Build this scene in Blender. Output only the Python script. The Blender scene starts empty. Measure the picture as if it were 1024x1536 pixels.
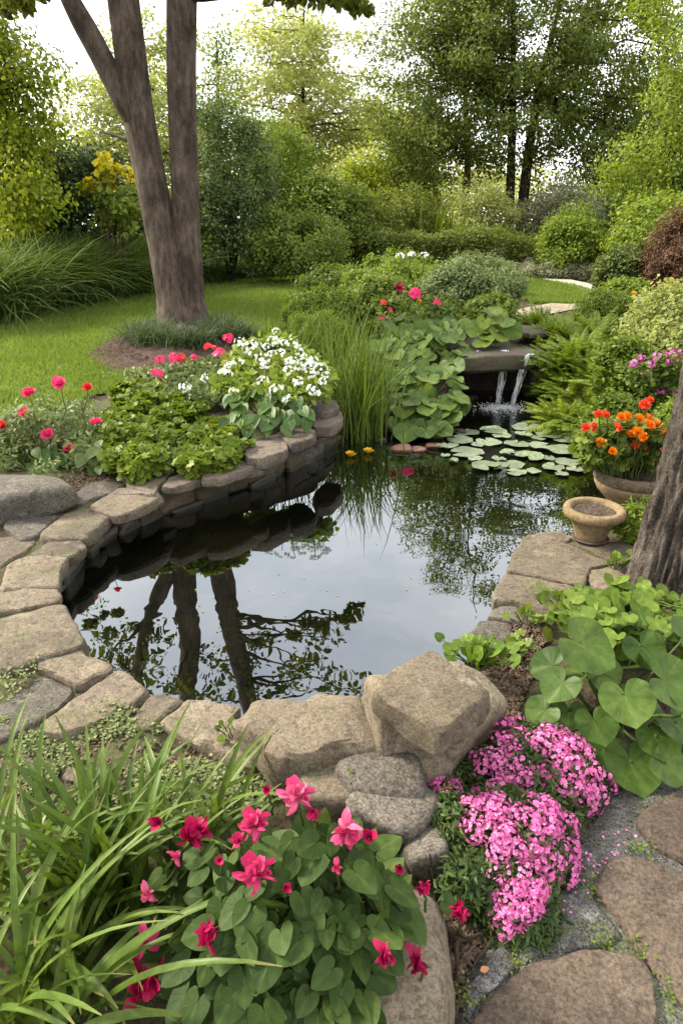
import bpy, math, random
import numpy as np
from mathutils import Vector, Matrix, noise

random.seed(7)
rng = np.random.default_rng(7)
sc = bpy.context.scene
COL = sc.collection
R = math.radians

# ---------------------------------------------------------------- camera
CAM = Vector((0.0, 0.0, 1.8))
PITCH = R(23.2)
FPX = 1024.0
cam_data = bpy.data.cameras.new("camera")
cam_data.sensor_fit = 'VERTICAL'
cam_data.sensor_height = 36.0
cam_data.lens = 24.0
cam_data.clip_start = 0.05
cam_data.clip_end = 2000.0
cam = bpy.data.objects.new("camera", cam_data)
cam.location = CAM
cam.rotation_euler = (R(90) - PITCH, 0, 0)
COL.objects.link(cam)
sc.camera = cam

# ---------------------------------------------------------------- sky, sun, exposure
SUN_EL, SUN_AZ = R(40), R(-68)          # azimuth measured from +Y towards +X
world = bpy.data.worlds.new("World")
sc.world = world
world.use_nodes = True
wn, wl = world.node_tree.nodes, world.node_tree.links
wn.clear()
w_out = wn.new('ShaderNodeOutputWorld')
w_bg = wn.new('ShaderNodeBackground')
w_bg.inputs['Strength'].default_value = 0.112
w_sky = wn.new('ShaderNodeTexSky')
w_sky.sky_type = 'NISHITA'
w_sky.sun_disc = False
w_sky.sun_elevation = SUN_EL
w_sky.sun_rotation = SUN_AZ
w_sky.dust_density = 2.0
w_tc = wn.new('ShaderNodeTexCoord')
w_map = wn.new('ShaderNodeMapping')
w_map.inputs['Scale'].default_value = (1.0, 1.0, 2.2)
w_noise = wn.new('ShaderNodeTexNoise')
w_noise.inputs['Scale'].default_value = 2.6
w_noise.inputs['Detail'].default_value = 6.0
w_noise.inputs['Roughness'].default_value = 0.55
w_ramp = wn.new('ShaderNodeValToRGB')
w_ramp.color_ramp.elements[0].position = 0.30
w_ramp.color_ramp.elements[0].color = (0.45, 0.45, 0.45, 1)
w_ramp.color_ramp.elements[1].position = 0.62
w_ramp.color_ramp.elements[1].color = (0.97, 0.97, 0.97, 1)
w_mix = wn.new('ShaderNodeMix')
w_mix.data_type = 'RGBA'
w_mix.inputs[7].default_value = (9.6, 9.5, 9.3, 1)
wl.new(w_tc.outputs['Generated'], w_map.inputs['Vector'])
wl.new(w_map.outputs['Vector'], w_noise.inputs['Vector'])
wl.new(w_noise.outputs['Fac'], w_ramp.inputs['Fac'])
wl.new(w_ramp.outputs['Color'], w_mix.inputs[0])
wl.new(w_sky.outputs['Color'], w_mix.inputs[6])
wl.new(w_mix.outputs[2], w_bg.inputs['Color'])
wl.new(w_bg.outputs['Background'], w_out.inputs['Surface'])

sun_data = bpy.data.lights.new("sun", 'SUN')
sun_data.energy = 3.4
sun_data.angle = R(12)
sun_data.color = (1.0, 0.91, 0.74)
sun = bpy.data.objects.new("sun", sun_data)
sun_dir = Vector((math.sin(SUN_AZ) * math.cos(SUN_EL), math.cos(SUN_AZ) * math.cos(SUN_EL), math.sin(SUN_EL)))
sun.rotation_euler = (-sun_dir).to_track_quat('-Z', 'Y').to_euler()
COL.objects.link(sun)

sc.view_settings.view_transform = 'Standard'
sc.view_settings.look = 'None'
sc.view_settings.exposure = 1.42
sc.view_settings.gamma = 1.0
sc.cycles.max_bounces = 8
sc.cycles.transmission_bounces = 4
sc.cycles.transparent_max_bounces = 8
sc.cycles.caustics_reflective = False
sc.cycles.caustics_refractive = False
sc.cycles.sample_clamp_indirect = 6.0

# ---------------------------------------------------------------- places: from a photo pixel to a point in the world
FW = np.array([0, math.cos(PITCH), -math.sin(PITCH)])
UP = np.array([0, math.sin(PITCH), math.cos(PITCH)])
CAMN = np.array(CAM)

def ray(px, py):
    d = FW * FPX + np.array([1.0, 0, 0]) * (px - 512) + UP * (768 - py)
    return d / np.linalg.norm(d)

def P(px, py, z=0.0):
    d = ray(px, py)
    t = (z - CAMN[2]) / d[2]
    return CAMN + d * t

def PY(px, py, y):
    d = ray(px, py)
    return CAMN + d * (y / d[1])

def on_mound(px, py, c, r, zfall=0.3):
    """where a sight line meets an ellipsoid mound (else its nearest surface point)"""
    d = ray(px, py) / np.array(r)
    o = (CAMN - np.array(c)) / np.array(r)
    a, b, cc = d @ d, 2 * d @ o, o @ o - 1
    disc = b * b - 4 * a * cc
    t = (-b - math.sqrt(disc)) / (2 * a) if disc > 0 else -b / (2 * a)
    q = o + d * t
    if disc <= 0:
        q = q / np.linalg.norm(q) * min(np.linalg.norm(q), 1.12)
    return np.array(c) + q * np.array(r)

# ---------------------------------------------------------------- object helpers
def tag(o, label=None, cat=None, group=None, kind=None):
    if label: o['label'] = label
    if cat: o['category'] = cat
    if group: o['group'] = group
    if kind: o['kind'] = kind
    return o

def empty(name, loc, label, cat, group=None):
    o = bpy.data.objects.new(name, None)
    o.empty_display_size = 0.1
    o.location = Vector(loc)
    COL.objects.link(o)
    return tag(o, label, cat, group)

def copy_tree(o, parent=None):
    c = o.copy()
    COL.objects.link(c)
    c.parent = parent
    for ch in list(o.children):
        copy_tree(ch, c)
    return c

class Geo:
    """collects vertices / faces / uv and links them as one mesh"""
    def __init__(self):
        self.V, self.F3, self.F4, self.U, self.n = [], [], [], [], 0
    def add(self, V, F, uv=None):
        V = np.asarray(V, float).reshape(-1, 3)
        F = np.asarray(F, int)
        (self.F3 if F.shape[1] == 3 else self.F4).append(F + self.n)
        self.V.append(V)
        self.U.append(np.zeros((len(V), 2)) if uv is None else np.asarray(uv, float))
        self.n += len(V)
        return self
    def addgeo(self, g, M=None):
        V = np.concatenate(g.V)
        if M is not None:
            M = np.asarray(M)
            V = V @ M[:3, :3].T + M[:3, 3]
        for F in g.F3: self.F3.append(F + self.n)
        for F in g.F4: self.F4.append(F + self.n)
        self.V.append(V); self.U.append(np.concatenate(g.U)); self.n += len(V)
        return self
    def mesh(self, name, smooth=True):
        V = np.concatenate(self.V); U = np.concatenate(self.U)
        f3 = np.concatenate(self.F3) if self.F3 else np.zeros((0, 3), int)
        f4 = np.concatenate(self.F4) if self.F4 else np.zeros((0, 4), int)
        me = bpy.data.meshes.new(name)
        me.vertices.add(len(V)); me.vertices.foreach_set('co', V.ravel().astype(np.float32))
        li = np.concatenate([f3.ravel(), f4.ravel()])
        me.loops.add(len(li)); me.loops.foreach_set('vertex_index', li.astype(np.int32))
        tot = np.concatenate([np.full(len(f3), 3), np.full(len(f4), 4)])
        start = np.concatenate([[0], np.cumsum(tot)[:-1]])
        me.polygons.add(len(tot))
        me.polygons.foreach_set('loop_start', start.astype(np.int32))
        me.polygons.foreach_set('loop_total', tot.astype(np.int32))
        me.polygons.foreach_set('use_smooth', np.full(len(tot), smooth))
        uvl = me.uv_layers.new(name='uv')
        uvl.data.foreach_set('uv', U[li].ravel().astype(np.float32))
        me.update(calc_edges=True)
        return me
    def build(self, name, mat, parent=None, loc=None, smooth=True):
        me = self.mesh(name, smooth)
        me.materials.append(mat)
        o = bpy.data.objects.new(name, me)
        COL.objects.link(o)
        if parent is not None: o.parent = parent
        if loc is not None: o.location = Vector(loc)
        return o

def unit(a):
    a = np.asarray(a, float)
    return a / np.maximum(np.linalg.norm(a, axis=-1, keepdims=True), 1e-9)

def scatter(g, T, pos, dirs, nrm, size, width=1.0):
    """copies of the template T = (verts, faces, uv); its y axis goes along dirs, z along nrm"""
    tv, tf, tu = T
    pos = np.asarray(pos, float); n = len(pos)
    if n == 0: return g
    y = unit(dirs)
    z = np.asarray(nrm, float) - (np.asarray(nrm) * y).sum(1, keepdims=True) * y
    z = unit(z)
    x = np.cross(y, z)
    s = np.broadcast_to(np.asarray(size, float), (n,))[:, None, None]
    w = np.broadcast_to(np.asarray(width, float), (n,))[:, None, None]
    V = pos[:, None, :] + s * (tv[None, :, 0:1] * x[:, None, :] * w + tv[None, :, 1:2] * y[:, None, :] + tv[None, :, 2:3] * z[:, None, :])
    k = len(tv)
    F = (tf[None] + (np.arange(n) * k)[:, None, None]).reshape(-1, tf.shape[1])
    return g.add(V.reshape(-1, 3), F, np.tile(tu, (n, 1)))

def randdir(n):
    return unit(rng.normal(size=(n, 3)))

# ---------------------------------------------------------------- leaf templates
L_DIA = (np.array([[0, 0, 0], [-.30, .48, .07], [0, 1, -.06], [.30, .48, .07]]), np.array([[0, 2, 1], [0, 3, 2]]),
         np.array([[0, 0], [-1, .5], [0, 1], [1, .5]]))

def strip_leaf(nseg, prof, curl=0.15, fold=0.12, wave=0.0, y0=0.0):
    v, u = [], []
    for i in range(nseg + 1):
        t = i / nseg
        w = prof(t)
        for c in (-1, 0, 1):
            v.append([c * w, y0 + t * (1 - y0), fold * w * abs(c) - curl * t * t + wave * c * math.sin(t * 9)])
            u.append([c, t])
    f = []
    for i in range(nseg):
        a = 3 * i
        f += [[a, a + 1, a + 4, a + 3], [a + 1, a + 2, a + 5, a + 4]]
    return np.array(v), np.array(f), np.array(u)

L_OVAL = strip_leaf(3, lambda t: .02 + .30 * math.sin(math.pi * min(t ** .8, 1)) ** .9, .18, .25)
L_OVAL6 = strip_leaf(6, lambda t: .012 + .30 * math.sin(math.pi * min(t ** .75, 1)) ** .85, .22, .25)
L_LANCE = strip_leaf(3, lambda t: .01 + .13 * math.sin(math.pi * t ** .7), .25, .3)
L_NEEDLE = (np.array([[-.05, 0, 0], [.05, 0, 0], [0.0, 1, .03]]), np.array([[0, 1, 2]]), np.array([[-1, 0], [1, 0], [0, 1]]))
PETAL = strip_leaf(4, lambda t: .05 + .42 * math.sin(math.pi * min(.5 * t ** .8 + .08, 1)) * (1 - .45 * t ** 6), -.22, .35)
PETAL_S = strip_leaf(3, lambda t: .06 + .36 * math.sin(math.pi * t ** 1.2 * .86), .10, .15)
PETAL_L = strip_leaf(5, lambda t: .04 + .24 * math.sin(math.pi * t ** 1.1 * .92), .35, .3, .03)

def disc_leaf(r_of, na=28, nr=4, cup=0.10, sad=0.0, wav=0.03, nw=5, seed=0, ribs=0.0):
    """leaf with the petiole at the origin and the tip along +y, outline r_of(angle)"""
    v, u = [[0, 0, 0]], [[0, 0]]
    for j in range(1, nr + 1):
        q = j / nr
        for i in range(na):
            a = -math.pi + 2 * math.pi * (i + .5) / na
            r = r_of(a) * q
            x, y = r * math.sin(a), r * math.cos(a)
            z = cup * r * r - sad * x * x - .16 * max(y, 0) ** 2 + wav * q * q * math.sin(nw * a + seed) * r_of(a)
            z += .035 * abs(math.sin(a)) * r + ribs * r * abs(math.sin(5.5 * a))
            v.append([x, y, z]); u.append([a / math.pi, q])
    f = []
    for j in range(nr - 1):
        for i in range(na - 1):
            a = 1 + j * na + i
            f.append([a, a + na, a + na + 1, a + 1])
    for i in range(na - 1):
        f.append([0, 1 + i, 2 + i, 0])
    f4 = np.array([q for q in f if len(set(q)) == 4]); f3 = np.array([q[:3] for q in f if len(set(q)) == 3])
    # centre fan as quads, so one face array is enough: pair up triangles
    f3q = []
    for k in range(0, len(f3) - 1, 2):
        f3q.append([0, f3[k][1], f3[k][2], f3[k + 1][2]])
    if len(f3) % 2: f3q.append([0, f3[-1][1], f3[-1][2], f3[-1][2]])
    return np.array(v), np.concatenate([f4, np.array([q for q in f3q if len(set(map(int, q))) == 4])]), np.array(u)

def heart_r(a):
    c = abs(a)
    pts = [(0, 1.0), (.25, .86), (.6, .70), (1.0, .60), (1.6, .56), (2.2, .54), (2.6, .47), (2.9, .30), (3.1416, .10)]
    for (a0, r0), (a1, r1) in zip(pts, pts[1:]):
        if c <= a1: return r0 + (r1 - r0) * (c - a0) / (a1 - a0)
    return .1
def round_r(a):
    c = abs(a)
    pts = [(0, .92), (.16, .84), (.4, .80), (.8, .75), (1.3, .70), (1.9, .66), (2.4, .60), (2.75, .46), (2.98, .20), (3.1416, .06)]
    for (a0, r0), (a1, r1) in zip(pts, pts[1:]):
        if c <= a1: return r0 + (r1 - r0) * (c - a0) / (a1 - a0)
    return .06
def lobed_r(a):
    return round_r(a) * (1 + .09 * math.cos(7 * a))
L_HEART = disc_leaf(heart_r, 23, 3, .12, .05, .015)
L_ROUND = disc_leaf(round_r, 33, 5, .16, .0, .045, 6)
L_ROUND_S = disc_leaf(round_r, 19, 2, .14, .0, .05, 5, 1)
L_LOBED = disc_leaf(lobed_r, 29, 2, .10, .0, .05, 7)

# ---------------------------------------------------------------- node helpers and materials
def new_mat(name):
    m = bpy.data.materials.new(name)
    m.use_nodes = True
    nt = m.node_tree
    nt.nodes.clear()
    out = nt.nodes.new('ShaderNodeOutputMaterial')
    return m, nt.nodes, nt.links, out

def nd(ns, typ, **kw):
    n = ns.new(typ)
    for k, v in kw.items():
        if hasattr(n, k): setattr(n, k, v)
        else: n.inputs[k].default_value = v
    return n

def ramp(ns, cols, interp='LINEAR'):
    n = ns.new('ShaderNodeValToRGB')
    n.color_ramp.interpolation = interp
    e = n.color_ramp.elements
    while len(e) < len(cols): e.new(0.5)
    for k, (p, c) in enumerate(cols):
        e[k].position = p
        e[k].color = (*c, 1) if len(c) == 3 else c
    return n

def math_n(ns, ls, op, a, b=None):
    n = ns.new('ShaderNodeMath'); n.operation = op
    for i, x in enumerate((a, b)):
        if x is None: continue
        if isinstance(x, (int, float)): n.inputs[i].default_value = x
        else: ls.new(x, n.inputs[i])
    return n.outputs[0]

def mix_rgb(ns, ls, fac, a, b, blend='MIX'):
    n = ns.new('ShaderNodeMix'); n.data_type = 'RGBA'; n.blend_type = blend
    for i, x in ((0, fac), (6, a), (7, b)):
        if isinstance(x, (int, float)): n.inputs[i].default_value = x
        elif isinstance(x, tuple): n.inputs[i].default_value = (*x, 1)
        else: ls.new(x, n.inputs[i])
    return n.outputs[2]

def leaf_mat(name, cols, trans=0.35, rough=0.45, veins=None, spec=0.4, patch=3.0, tint=(1.15, 1.1, .55), spots=None):
    """cols: dark to light leaf colours; each leaf gets its own, with broad patches and veins"""
    m, ns, ls, out = new_mat(name)
    geo = nd(ns, 'ShaderNodeNewGeometry')
    nz = nd(ns, 'ShaderNodeTexNoise', Scale=patch, Detail=3.0)
    ls.new(geo.outputs['Position'], nz.inputs['Vector'])
    f = math_n(ns, ls, 'ADD', math_n(ns, ls, 'MULTIPLY', geo.outputs['Random Per Island'], .65),
               math_n(ns, ls, 'MULTIPLY', math_n(ns, ls, 'SUBTRACT', nz.outputs['Fac'], .3), .85))
    oi = nd(ns, 'ShaderNodeObjectInfo')
    f = math_n(ns, ls, 'ADD', f, math_n(ns, ls, 'MULTIPLY', math_n(ns, ls, 'SUBTRACT', oi.outputs['Random'], .5), .35))
    k = len(cols)
    rp = ramp(ns, [(i / max(k - 1, 1), c) for i, c in enumerate(cols)])
    ls.new(f, rp.inputs['Fac'])
    col = rp.outputs['Color']
    pr = nd(ns, 'ShaderNodeBsdfPrincipled')
    if veins:
        uv = nd(ns, 'ShaderNodeUVMap'); uv.uv_map = 'uv'
        sx = nd(ns, 'ShaderNodeSeparateXYZ'); ls.new(uv.outputs['UV'], sx.inputs[0])
        au = math_n(ns, ls, 'ABSOLUTE', sx.outputs['X'])
        if veins == 'strip':
            ph = math_n(ns, ls, 'SUBTRACT', math_n(ns, ls, 'MULTIPLY', sx.outputs['Y'], 7.0), math_n(ns, ls, 'MULTIPLY', au, 2.4))
        elif veins == 'blade':
            ph = math_n(ns, ls, 'MULTIPLY', au, 4.0)
        else:
            ph = math_n(ns, ls, 'MULTIPLY', sx.outputs['X'], 5.5)
        fr = math_n(ns, ls, 'ABSOLUTE', math_n(ns, ls, 'SUBTRACT', math_n(ns, ls, 'FRACT', ph), .5))
        mr = nd(ns, 'ShaderNodeMapRange'); mr.inputs[1].default_value = .40; mr.inputs[2].default_value = .5
        ls.new(fr, mr.inputs[0])
        mid = nd(ns, 'ShaderNodeMapRange'); mid.inputs[1].default_value = .10; mid.inputs[2].default_value = 0.0
        ls.new(au, mid.inputs[0])
        v = math_n(ns, ls, 'MAXIMUM', math_n(ns, ls, 'MULTIPLY', mr.outputs[0], .5), mid.outputs[0])
        col = mix_rgb(ns, ls, math_n(ns, ls, 'MULTIPLY', v, .15 if veins == 'disc' else .28), col, tuple(min(1, 2.1 * c + .03) for c in cols[-1]))
        bp = nd(ns, 'ShaderNodeBump', Strength=.35, Distance=.004); bp.invert = True
        ls.new(v, bp.inputs['Height']); ls.new(bp.outputs['Normal'], pr.inputs['Normal'])
    n2 = nd(ns, 'ShaderNodeTexNoise', Scale=45.0, Detail=3.0)
    ls.new(geo.outputs['Position'], n2.inputs['Vector'])
    dk = nd(ns, 'ShaderNodeMapRange'); dk.inputs[1].default_value = .3; dk.inputs[2].default_value = .7
    dk.inputs[3].default_value = .78; dk.inputs[4].default_value = 1.18
    ls.new(n2.outputs['Fac'], dk.inputs[0])
    vm = ns.new('ShaderNodeVectorMath'); vm.operation = 'SCALE'
    ls.new(col, vm.inputs[0]); ls.new(dk.outputs[0], vm.inputs['Scale'])
    col = vm.outputs[0]
    if veins == 'blade':
        tip = nd(ns, 'ShaderNodeMapRange'); tip.inputs[1].default_value = .86; tip.inputs[2].default_value = .97
        ls.new(math_n(ns, ls, 'SUBTRACT', sx.outputs['Y'], math_n(ns, ls, 'MULTIPLY', geo.outputs['Random Per Island'], .12)), tip.inputs[0])
        col = mix_rgb(ns, ls, math_n(ns, ls, 'MULTIPLY', tip.outputs[0], .8), col, (.22, .16, .07))
    if veins == 'disc':
        bs = ramp(ns, [(.70, (0, 0, 0)), (.76, (1, 1, 1))]); ls.new(n2.outputs['Fac'], bs.inputs['Fac'])
        col = mix_rgb(ns, ls, math_n(ns, ls, 'MULTIPLY', bs.outputs['Color'], .5), col, (.12, .085, .03))
    if spots:
        sp = ramp(ns, [(.54, (0, 0, 0)), (.61, (1, 1, 1))]); ls.new(n2.outputs['Fac'], sp.inputs['Fac'])
        col = mix_rgb(ns, ls, math_n(ns, ls, 'MULTIPLY', sp.outputs['Color'], .8), col, spots)
    ls.new(col, pr.inputs['Base Color'])
    pr.inputs['Roughness'].default_value = rough
    pr.inputs['Specular IOR Level'].default_value = spec * .5
    tr = nd(ns, 'ShaderNodeBsdfTranslucent')
    ls.new(mix_rgb(ns, ls, 1.0, col, tint, 'MULTIPLY'), tr.inputs['Color'])
    mx = nd(ns, 'ShaderNodeMixShader'); mx.inputs[0].default_value = trans
    ls.new(pr.outputs[0], mx.inputs[1]); ls.new(tr.outputs[0], mx.inputs[2])
    ls.new(mx.outputs[0], out.inputs['Surface'])
    return m

def petal_mat(name, cols, trans=0.3, rough=.5, centre=None):
    m, ns, ls, out = new_mat(name)
    geo = nd(ns, 'ShaderNodeNewGeometry')
    oi = nd(ns, 'ShaderNodeObjectInfo')
    f = math_n(ns, ls, 'ADD', math_n(ns, ls, 'MULTIPLY', geo.outputs['Random Per Island'], .6), math_n(ns, ls, 'MULTIPLY', oi.outputs['Random'], .4))
    rp = ramp(ns, [(i / max(len(cols) - 1, 1), c) for i, c in enumerate(cols)]); ls.new(f, rp.inputs['Fac'])
    col = rp.outputs['Color']
    uv = nd(ns, 'ShaderNodeUVMap'); uv.uv_map = 'uv'
    sx = nd(ns, 'ShaderNodeSeparateXYZ'); ls.new(uv.outputs['UV'], sx.inputs[0])
    wv = nd(ns, 'ShaderNodeTexNoise', Scale=14.0, Detail=2.0)
    cb = nd(ns, 'ShaderNodeCombineXYZ'); ls.new(sx.outputs['X'], cb.inputs[0]); ls.new(math_n(ns, ls, 'MULTIPLY', sx.outputs['Y'], .12), cb.inputs[1])
    ls.new(cb.outputs[0], wv.inputs['Vector'])
    mr = nd(ns, 'ShaderNodeMapRange'); mr.inputs[3].default_value = .7; mr.inputs[4].default_value = 1.25
    ls.new(wv.outputs['Fac'], mr.inputs[0])
    vm = ns.new('ShaderNodeVectorMath'); vm.operation = 'SCALE'
    ls.new(col, vm.inputs[0]); ls.new(mr.outputs[0], vm.inputs['Scale']); col = vm.outputs[0]
    if centre:
        c2 = nd(ns, 'ShaderNodeMapRange'); c2.inputs[1].default_value = .22; c2.inputs[2].default_value = .08
        ls.new(sx.outputs['Y'], c2.inputs[0])
        col = mix_rgb(ns, ls, c2.outputs[0], col, centre)
    pr = nd(ns, 'ShaderNodeBsdfPrincipled', Roughness=rough)
    pr.inputs['Specular IOR Level'].default_value = .25
    ls.new(col, pr.inputs['Base Color'])
    tr = nd(ns, 'ShaderNodeBsdfTranslucent'); ls.new(col, tr.inputs['Color'])
    mx = nd(ns, 'ShaderNodeMixShader'); mx.inputs[0].default_value = trans
    ls.new(pr.outputs[0], mx.inputs[1]); ls.new(tr.outputs[0], mx.inputs[2]); ls.new(mx.outputs[0], out.inputs['Surface'])
    return m

def stone_mat(name, cols, lichen=(.42, .40, .34), lich=.5, speck=.5, moss=0.0, rough=.85, bump=.6, scale=1.0, wet=0.0, wetline=False):
    m, ns, ls, out = new_mat(name)
    tc = nd(ns, 'ShaderNodeNewGeometry'); oi = nd(ns, 'ShaderNodeObjectInfo')
    n1 = nd(ns, 'ShaderNodeTexNoise', Scale=3.2 * scale, Detail=8.0, Roughness=.62)
    n2 = nd(ns, 'ShaderNodeTexNoise', Scale=9.0 * scale, Detail=6.0, Roughness=.7)
    n3 = nd(ns, 'ShaderNodeTexNoise', Scale=110.0 * scale, Detail=4.0, Roughness=.8)
    n4 = nd(ns, 'ShaderNodeTexNoise', Scale=32.0 * scale, Detail=5.0, Roughness=.7)
    for n in (n1, n2, n3, n4): ls.new(tc.outputs['Position'], n.inputs['Vector'])
    f = math_n(ns, ls, 'ADD', math_n(ns, ls, 'MULTIPLY', oi.outputs['Random'], .60),
               math_n(ns, ls, 'SUBTRACT', math_n(ns, ls, 'MULTIPLY', n1.outputs['Fac'], 1.5), .55))
    rp = ramp(ns, [(i / max(len(cols) - 1, 1), c) for i, c in enumerate(cols)]); ls.new(f, rp.inputs['Fac'])
    col = rp.outputs['Color']
    lr = ramp(ns, [(.54, (0, 0, 0)), (.66, (1, 1, 1))]); ls.new(n2.outputs['Fac'], lr.inputs['Fac'])
    col = mix_rgb(ns, ls, math_n(ns, ls, 'MULTIPLY', lr.outputs['Color'], lich), col, lichen)
    l2 = ramp(ns, [(.36, (1, 1, 1)), (.50, (0, 0, 0))]); ls.new(n4.outputs['Fac'], l2.inputs['Fac'])
    col = mix_rgb(ns, ls, math_n(ns, ls, 'MULTIPLY', l2.outputs['Color'], .55), col, tuple(.38 * c for c in cols[0]))
    if moss:
        mo = ramp(ns, [(.50, (0, 0, 0)), (.60, (1, 1, 1))])
        n5 = nd(ns, 'ShaderNodeTexNoise', Scale=4.3, Detail=7.0, Roughness=.7)
        vm0 = ns.new('ShaderNodeVectorMath'); vm0.operation = 'ADD'; vm0.inputs[1].default_value = (13.1, 4.7, 8.2)
        ls.new(tc.outputs['Position'], vm0.inputs[0]); ls.new(vm0.outputs[0], n5.inputs['Vector'])
        ls.new(n5.outputs['Fac'], mo.inputs['Fac'])
        col = mix_rgb(ns, ls, math_n(ns, ls, 'MULTIPLY', mo.outputs['Color'], moss), col, (.085, .095, .03))
    # wet, algae stained band where a stone stands in the water
    sz = nd(ns, 'ShaderNodeSeparateXYZ'); ls.new(tc.outputs['Position'], sz.inputs[0])
    wl_ = nd(ns, 'ShaderNodeMapRange'); wl_.inputs[1].default_value = .062; wl_.inputs[2].default_value = .030
    ls.new(math_n(ns, ls, 'SUBTRACT', sz.outputs['Z'], math_n(ns, ls, 'MULTIPLY', math_n(ns, ls, 'SUBTRACT', n2.outputs['Fac'], .5), .06)), wl_.inputs[0])
    if wetline: col = mix_rgb(ns, ls, math_n(ns, ls, 'MULTIPLY', wl_.outputs[0], .8), col, (.020, .020, .010))
    sp = nd(ns, 'ShaderNodeMapRange'); sp.inputs[1].default_value = .36; sp.inputs[2].default_value = .64
    sp.inputs[3].default_value = max(1 - 1.1 * speck, .12); sp.inputs[4].default_value = 1 + 1.2 * speck
    ls.new(n3.outputs['Fac'], sp.inputs[0])
    vm = ns.new('ShaderNodeVectorMath'); vm.operation = 'SCALE'
    ls.new(col, vm.inputs[0]); ls.new(sp.outputs[0], vm.inputs['Scale'])
    pr = nd(ns, 'ShaderNodeBsdfPrincipled', Roughness=rough)
    pr.inputs['Specular IOR Level'].default_value = .3 + wet
    ls.new(vm.outputs[0], pr.inputs['Base Color'])
    if wetline:
        rr_ = nd(ns, 'ShaderNodeMapRange'); rr_.inputs[3].default_value = rough; rr_.inputs[4].default_value = .3
        ls.new(wl_.outputs[0], rr_.inputs[0]); ls.new(rr_.outputs[0], pr.inputs['Roughness'])
    h = math_n(ns, ls, 'ADD', math_n(ns, ls, 'MULTIPLY', n4.outputs['Fac'], .8), math_n(ns, ls, 'ADD', math_n(ns, ls, 'MULTIPLY', n3.outputs['Fac'], .25), n2.outputs['Fac']))
    bp = nd(ns, 'ShaderNodeBump', Strength=bump, Distance=.012)
    ls.new(h, bp.inputs['Height']); ls.new(bp.outputs['Normal'], pr.inputs['Normal'])
    ls.new(pr.outputs[0], out.inputs['Surface'])
    return m

def bark_mat(name, cols, zs=.15, scale=9.0, bump=.8, dist=.03):
    m, ns, ls, out = new_mat(name)
    tc = nd(ns, 'ShaderNodeNewGeometry')
    mp = nd(ns, 'ShaderNodeMapping'); mp.inputs['Scale'].default_value = (1, 1, zs)
    ls.new(tc.outputs['Position'], mp.inputs['Vector'])
    n1 = nd(ns, 'ShaderNodeTexNoise', Scale=scale, Detail=8.0, Roughness=.7); ls.new(mp.outputs[0], n1.inputs['Vector'])
    n2 = nd(ns, 'ShaderNodeTexNoise', Scale=2.2, Detail=5.0); ls.new(tc.outputs['Position'], n2.inputs['Vector'])
    n3 = nd(ns, 'ShaderNodeTexNoise', Scale=70.0, Detail=4.0); ls.new(tc.outputs['Position'], n3.inputs['Vector'])
    f = math_n(ns, ls, 'ADD', math_n(ns, ls, 'MULTIPLY', n1.outputs['Fac'], .75), math_n(ns, ls, 'MULTIPLY', n2.outputs['Fac'], .45))
    f = math_n(ns, ls, 'SUBTRACT', math_n(ns, ls, 'ADD', f, math_n(ns, ls, 'MULTIPLY', n3.outputs['Fac'], .25)), .25)
    rp = ramp(ns, [(.36 + .30 * i / max(len(cols) - 1, 1), c) for i, c in enumerate(cols)]); ls.new(f, rp.inputs['Fac'])
    pr = nd(ns, 'ShaderNodeBsdfPrincipled', Roughness=.9); pr.inputs['Specular IOR Level'].default_value = .2
    ls.new(rp.outputs['Color'], pr.inputs['Base Color'])
    bp = nd(ns, 'ShaderNodeBump', Strength=bump, Distance=dist); ls.new(math_n(ns, ls, 'ADD', n1.outputs['Fac'], math_n(ns, ls, 'MULTIPLY', n3.outputs['Fac'], .25)), bp.inputs['Height'])
    ls.new(bp.outputs['Normal'], pr.inputs['Normal']); ls.new(pr.outputs[0], out.inputs['Surface'])
    return m

def soil_mat(name, cols, scale=30.0, bump=.9, moss=None, rough=.95):
    m, ns, ls, out = new_mat(name)
    tc = nd(ns, 'ShaderNodeNewGeometry')
    n1 = nd(ns, 'ShaderNodeTexNoise', Scale=scale, Detail=8.0, Roughness=.75)
    n2 = nd(ns, 'ShaderNodeTexNoise', Scale=2.0, Detail=6.0, Roughness=.6)
    n3 = nd(ns, 'ShaderNodeTexVoronoi', Scale=scale * 2.5)
    for n in (n1, n2, n3): ls.new(tc.outputs['Position'], n.inputs['Vector'])
    f = math_n(ns, ls, 'ADD', math_n(ns, ls, 'MULTIPLY', n1.outputs['Fac'], .8), math_n(ns, ls, 'MULTIPLY', n3.outputs['Distance'], .3))
    rp = ramp(ns, [(.25 + .5 * i / max(len(cols) - 1, 1), c) for i, c in enumerate(cols)]); ls.new(f, rp.inputs['Fac'])
    col = rp.outputs['Color']
    if moss:
        mo = ramp(ns, [(.47, (0, 0, 0)), (.56, (1, 1, 1))]); ls.new(n2.outputs['Fac'], mo.inputs['Fac'])
        col = mix_rgb(ns, ls, math_n(ns, ls, 'MULTIPLY', mo.outputs['Color'], .8), col, moss)
    pr = nd(ns, 'ShaderNodeBsdfPrincipled', Roughness=rough); pr.inputs['Specular IOR Level'].default_value = .2
    ls.new(col, pr.inputs['Base Color'])
    bp = nd(ns, 'ShaderNodeBump', Strength=bump, Distance=.02); ls.new(f, bp.inputs['Height'])
    ls.new(bp.outputs['Normal'], pr.inputs['Normal']); ls.new(pr.outputs[0], out.inputs['Surface'])
    return m

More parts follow.
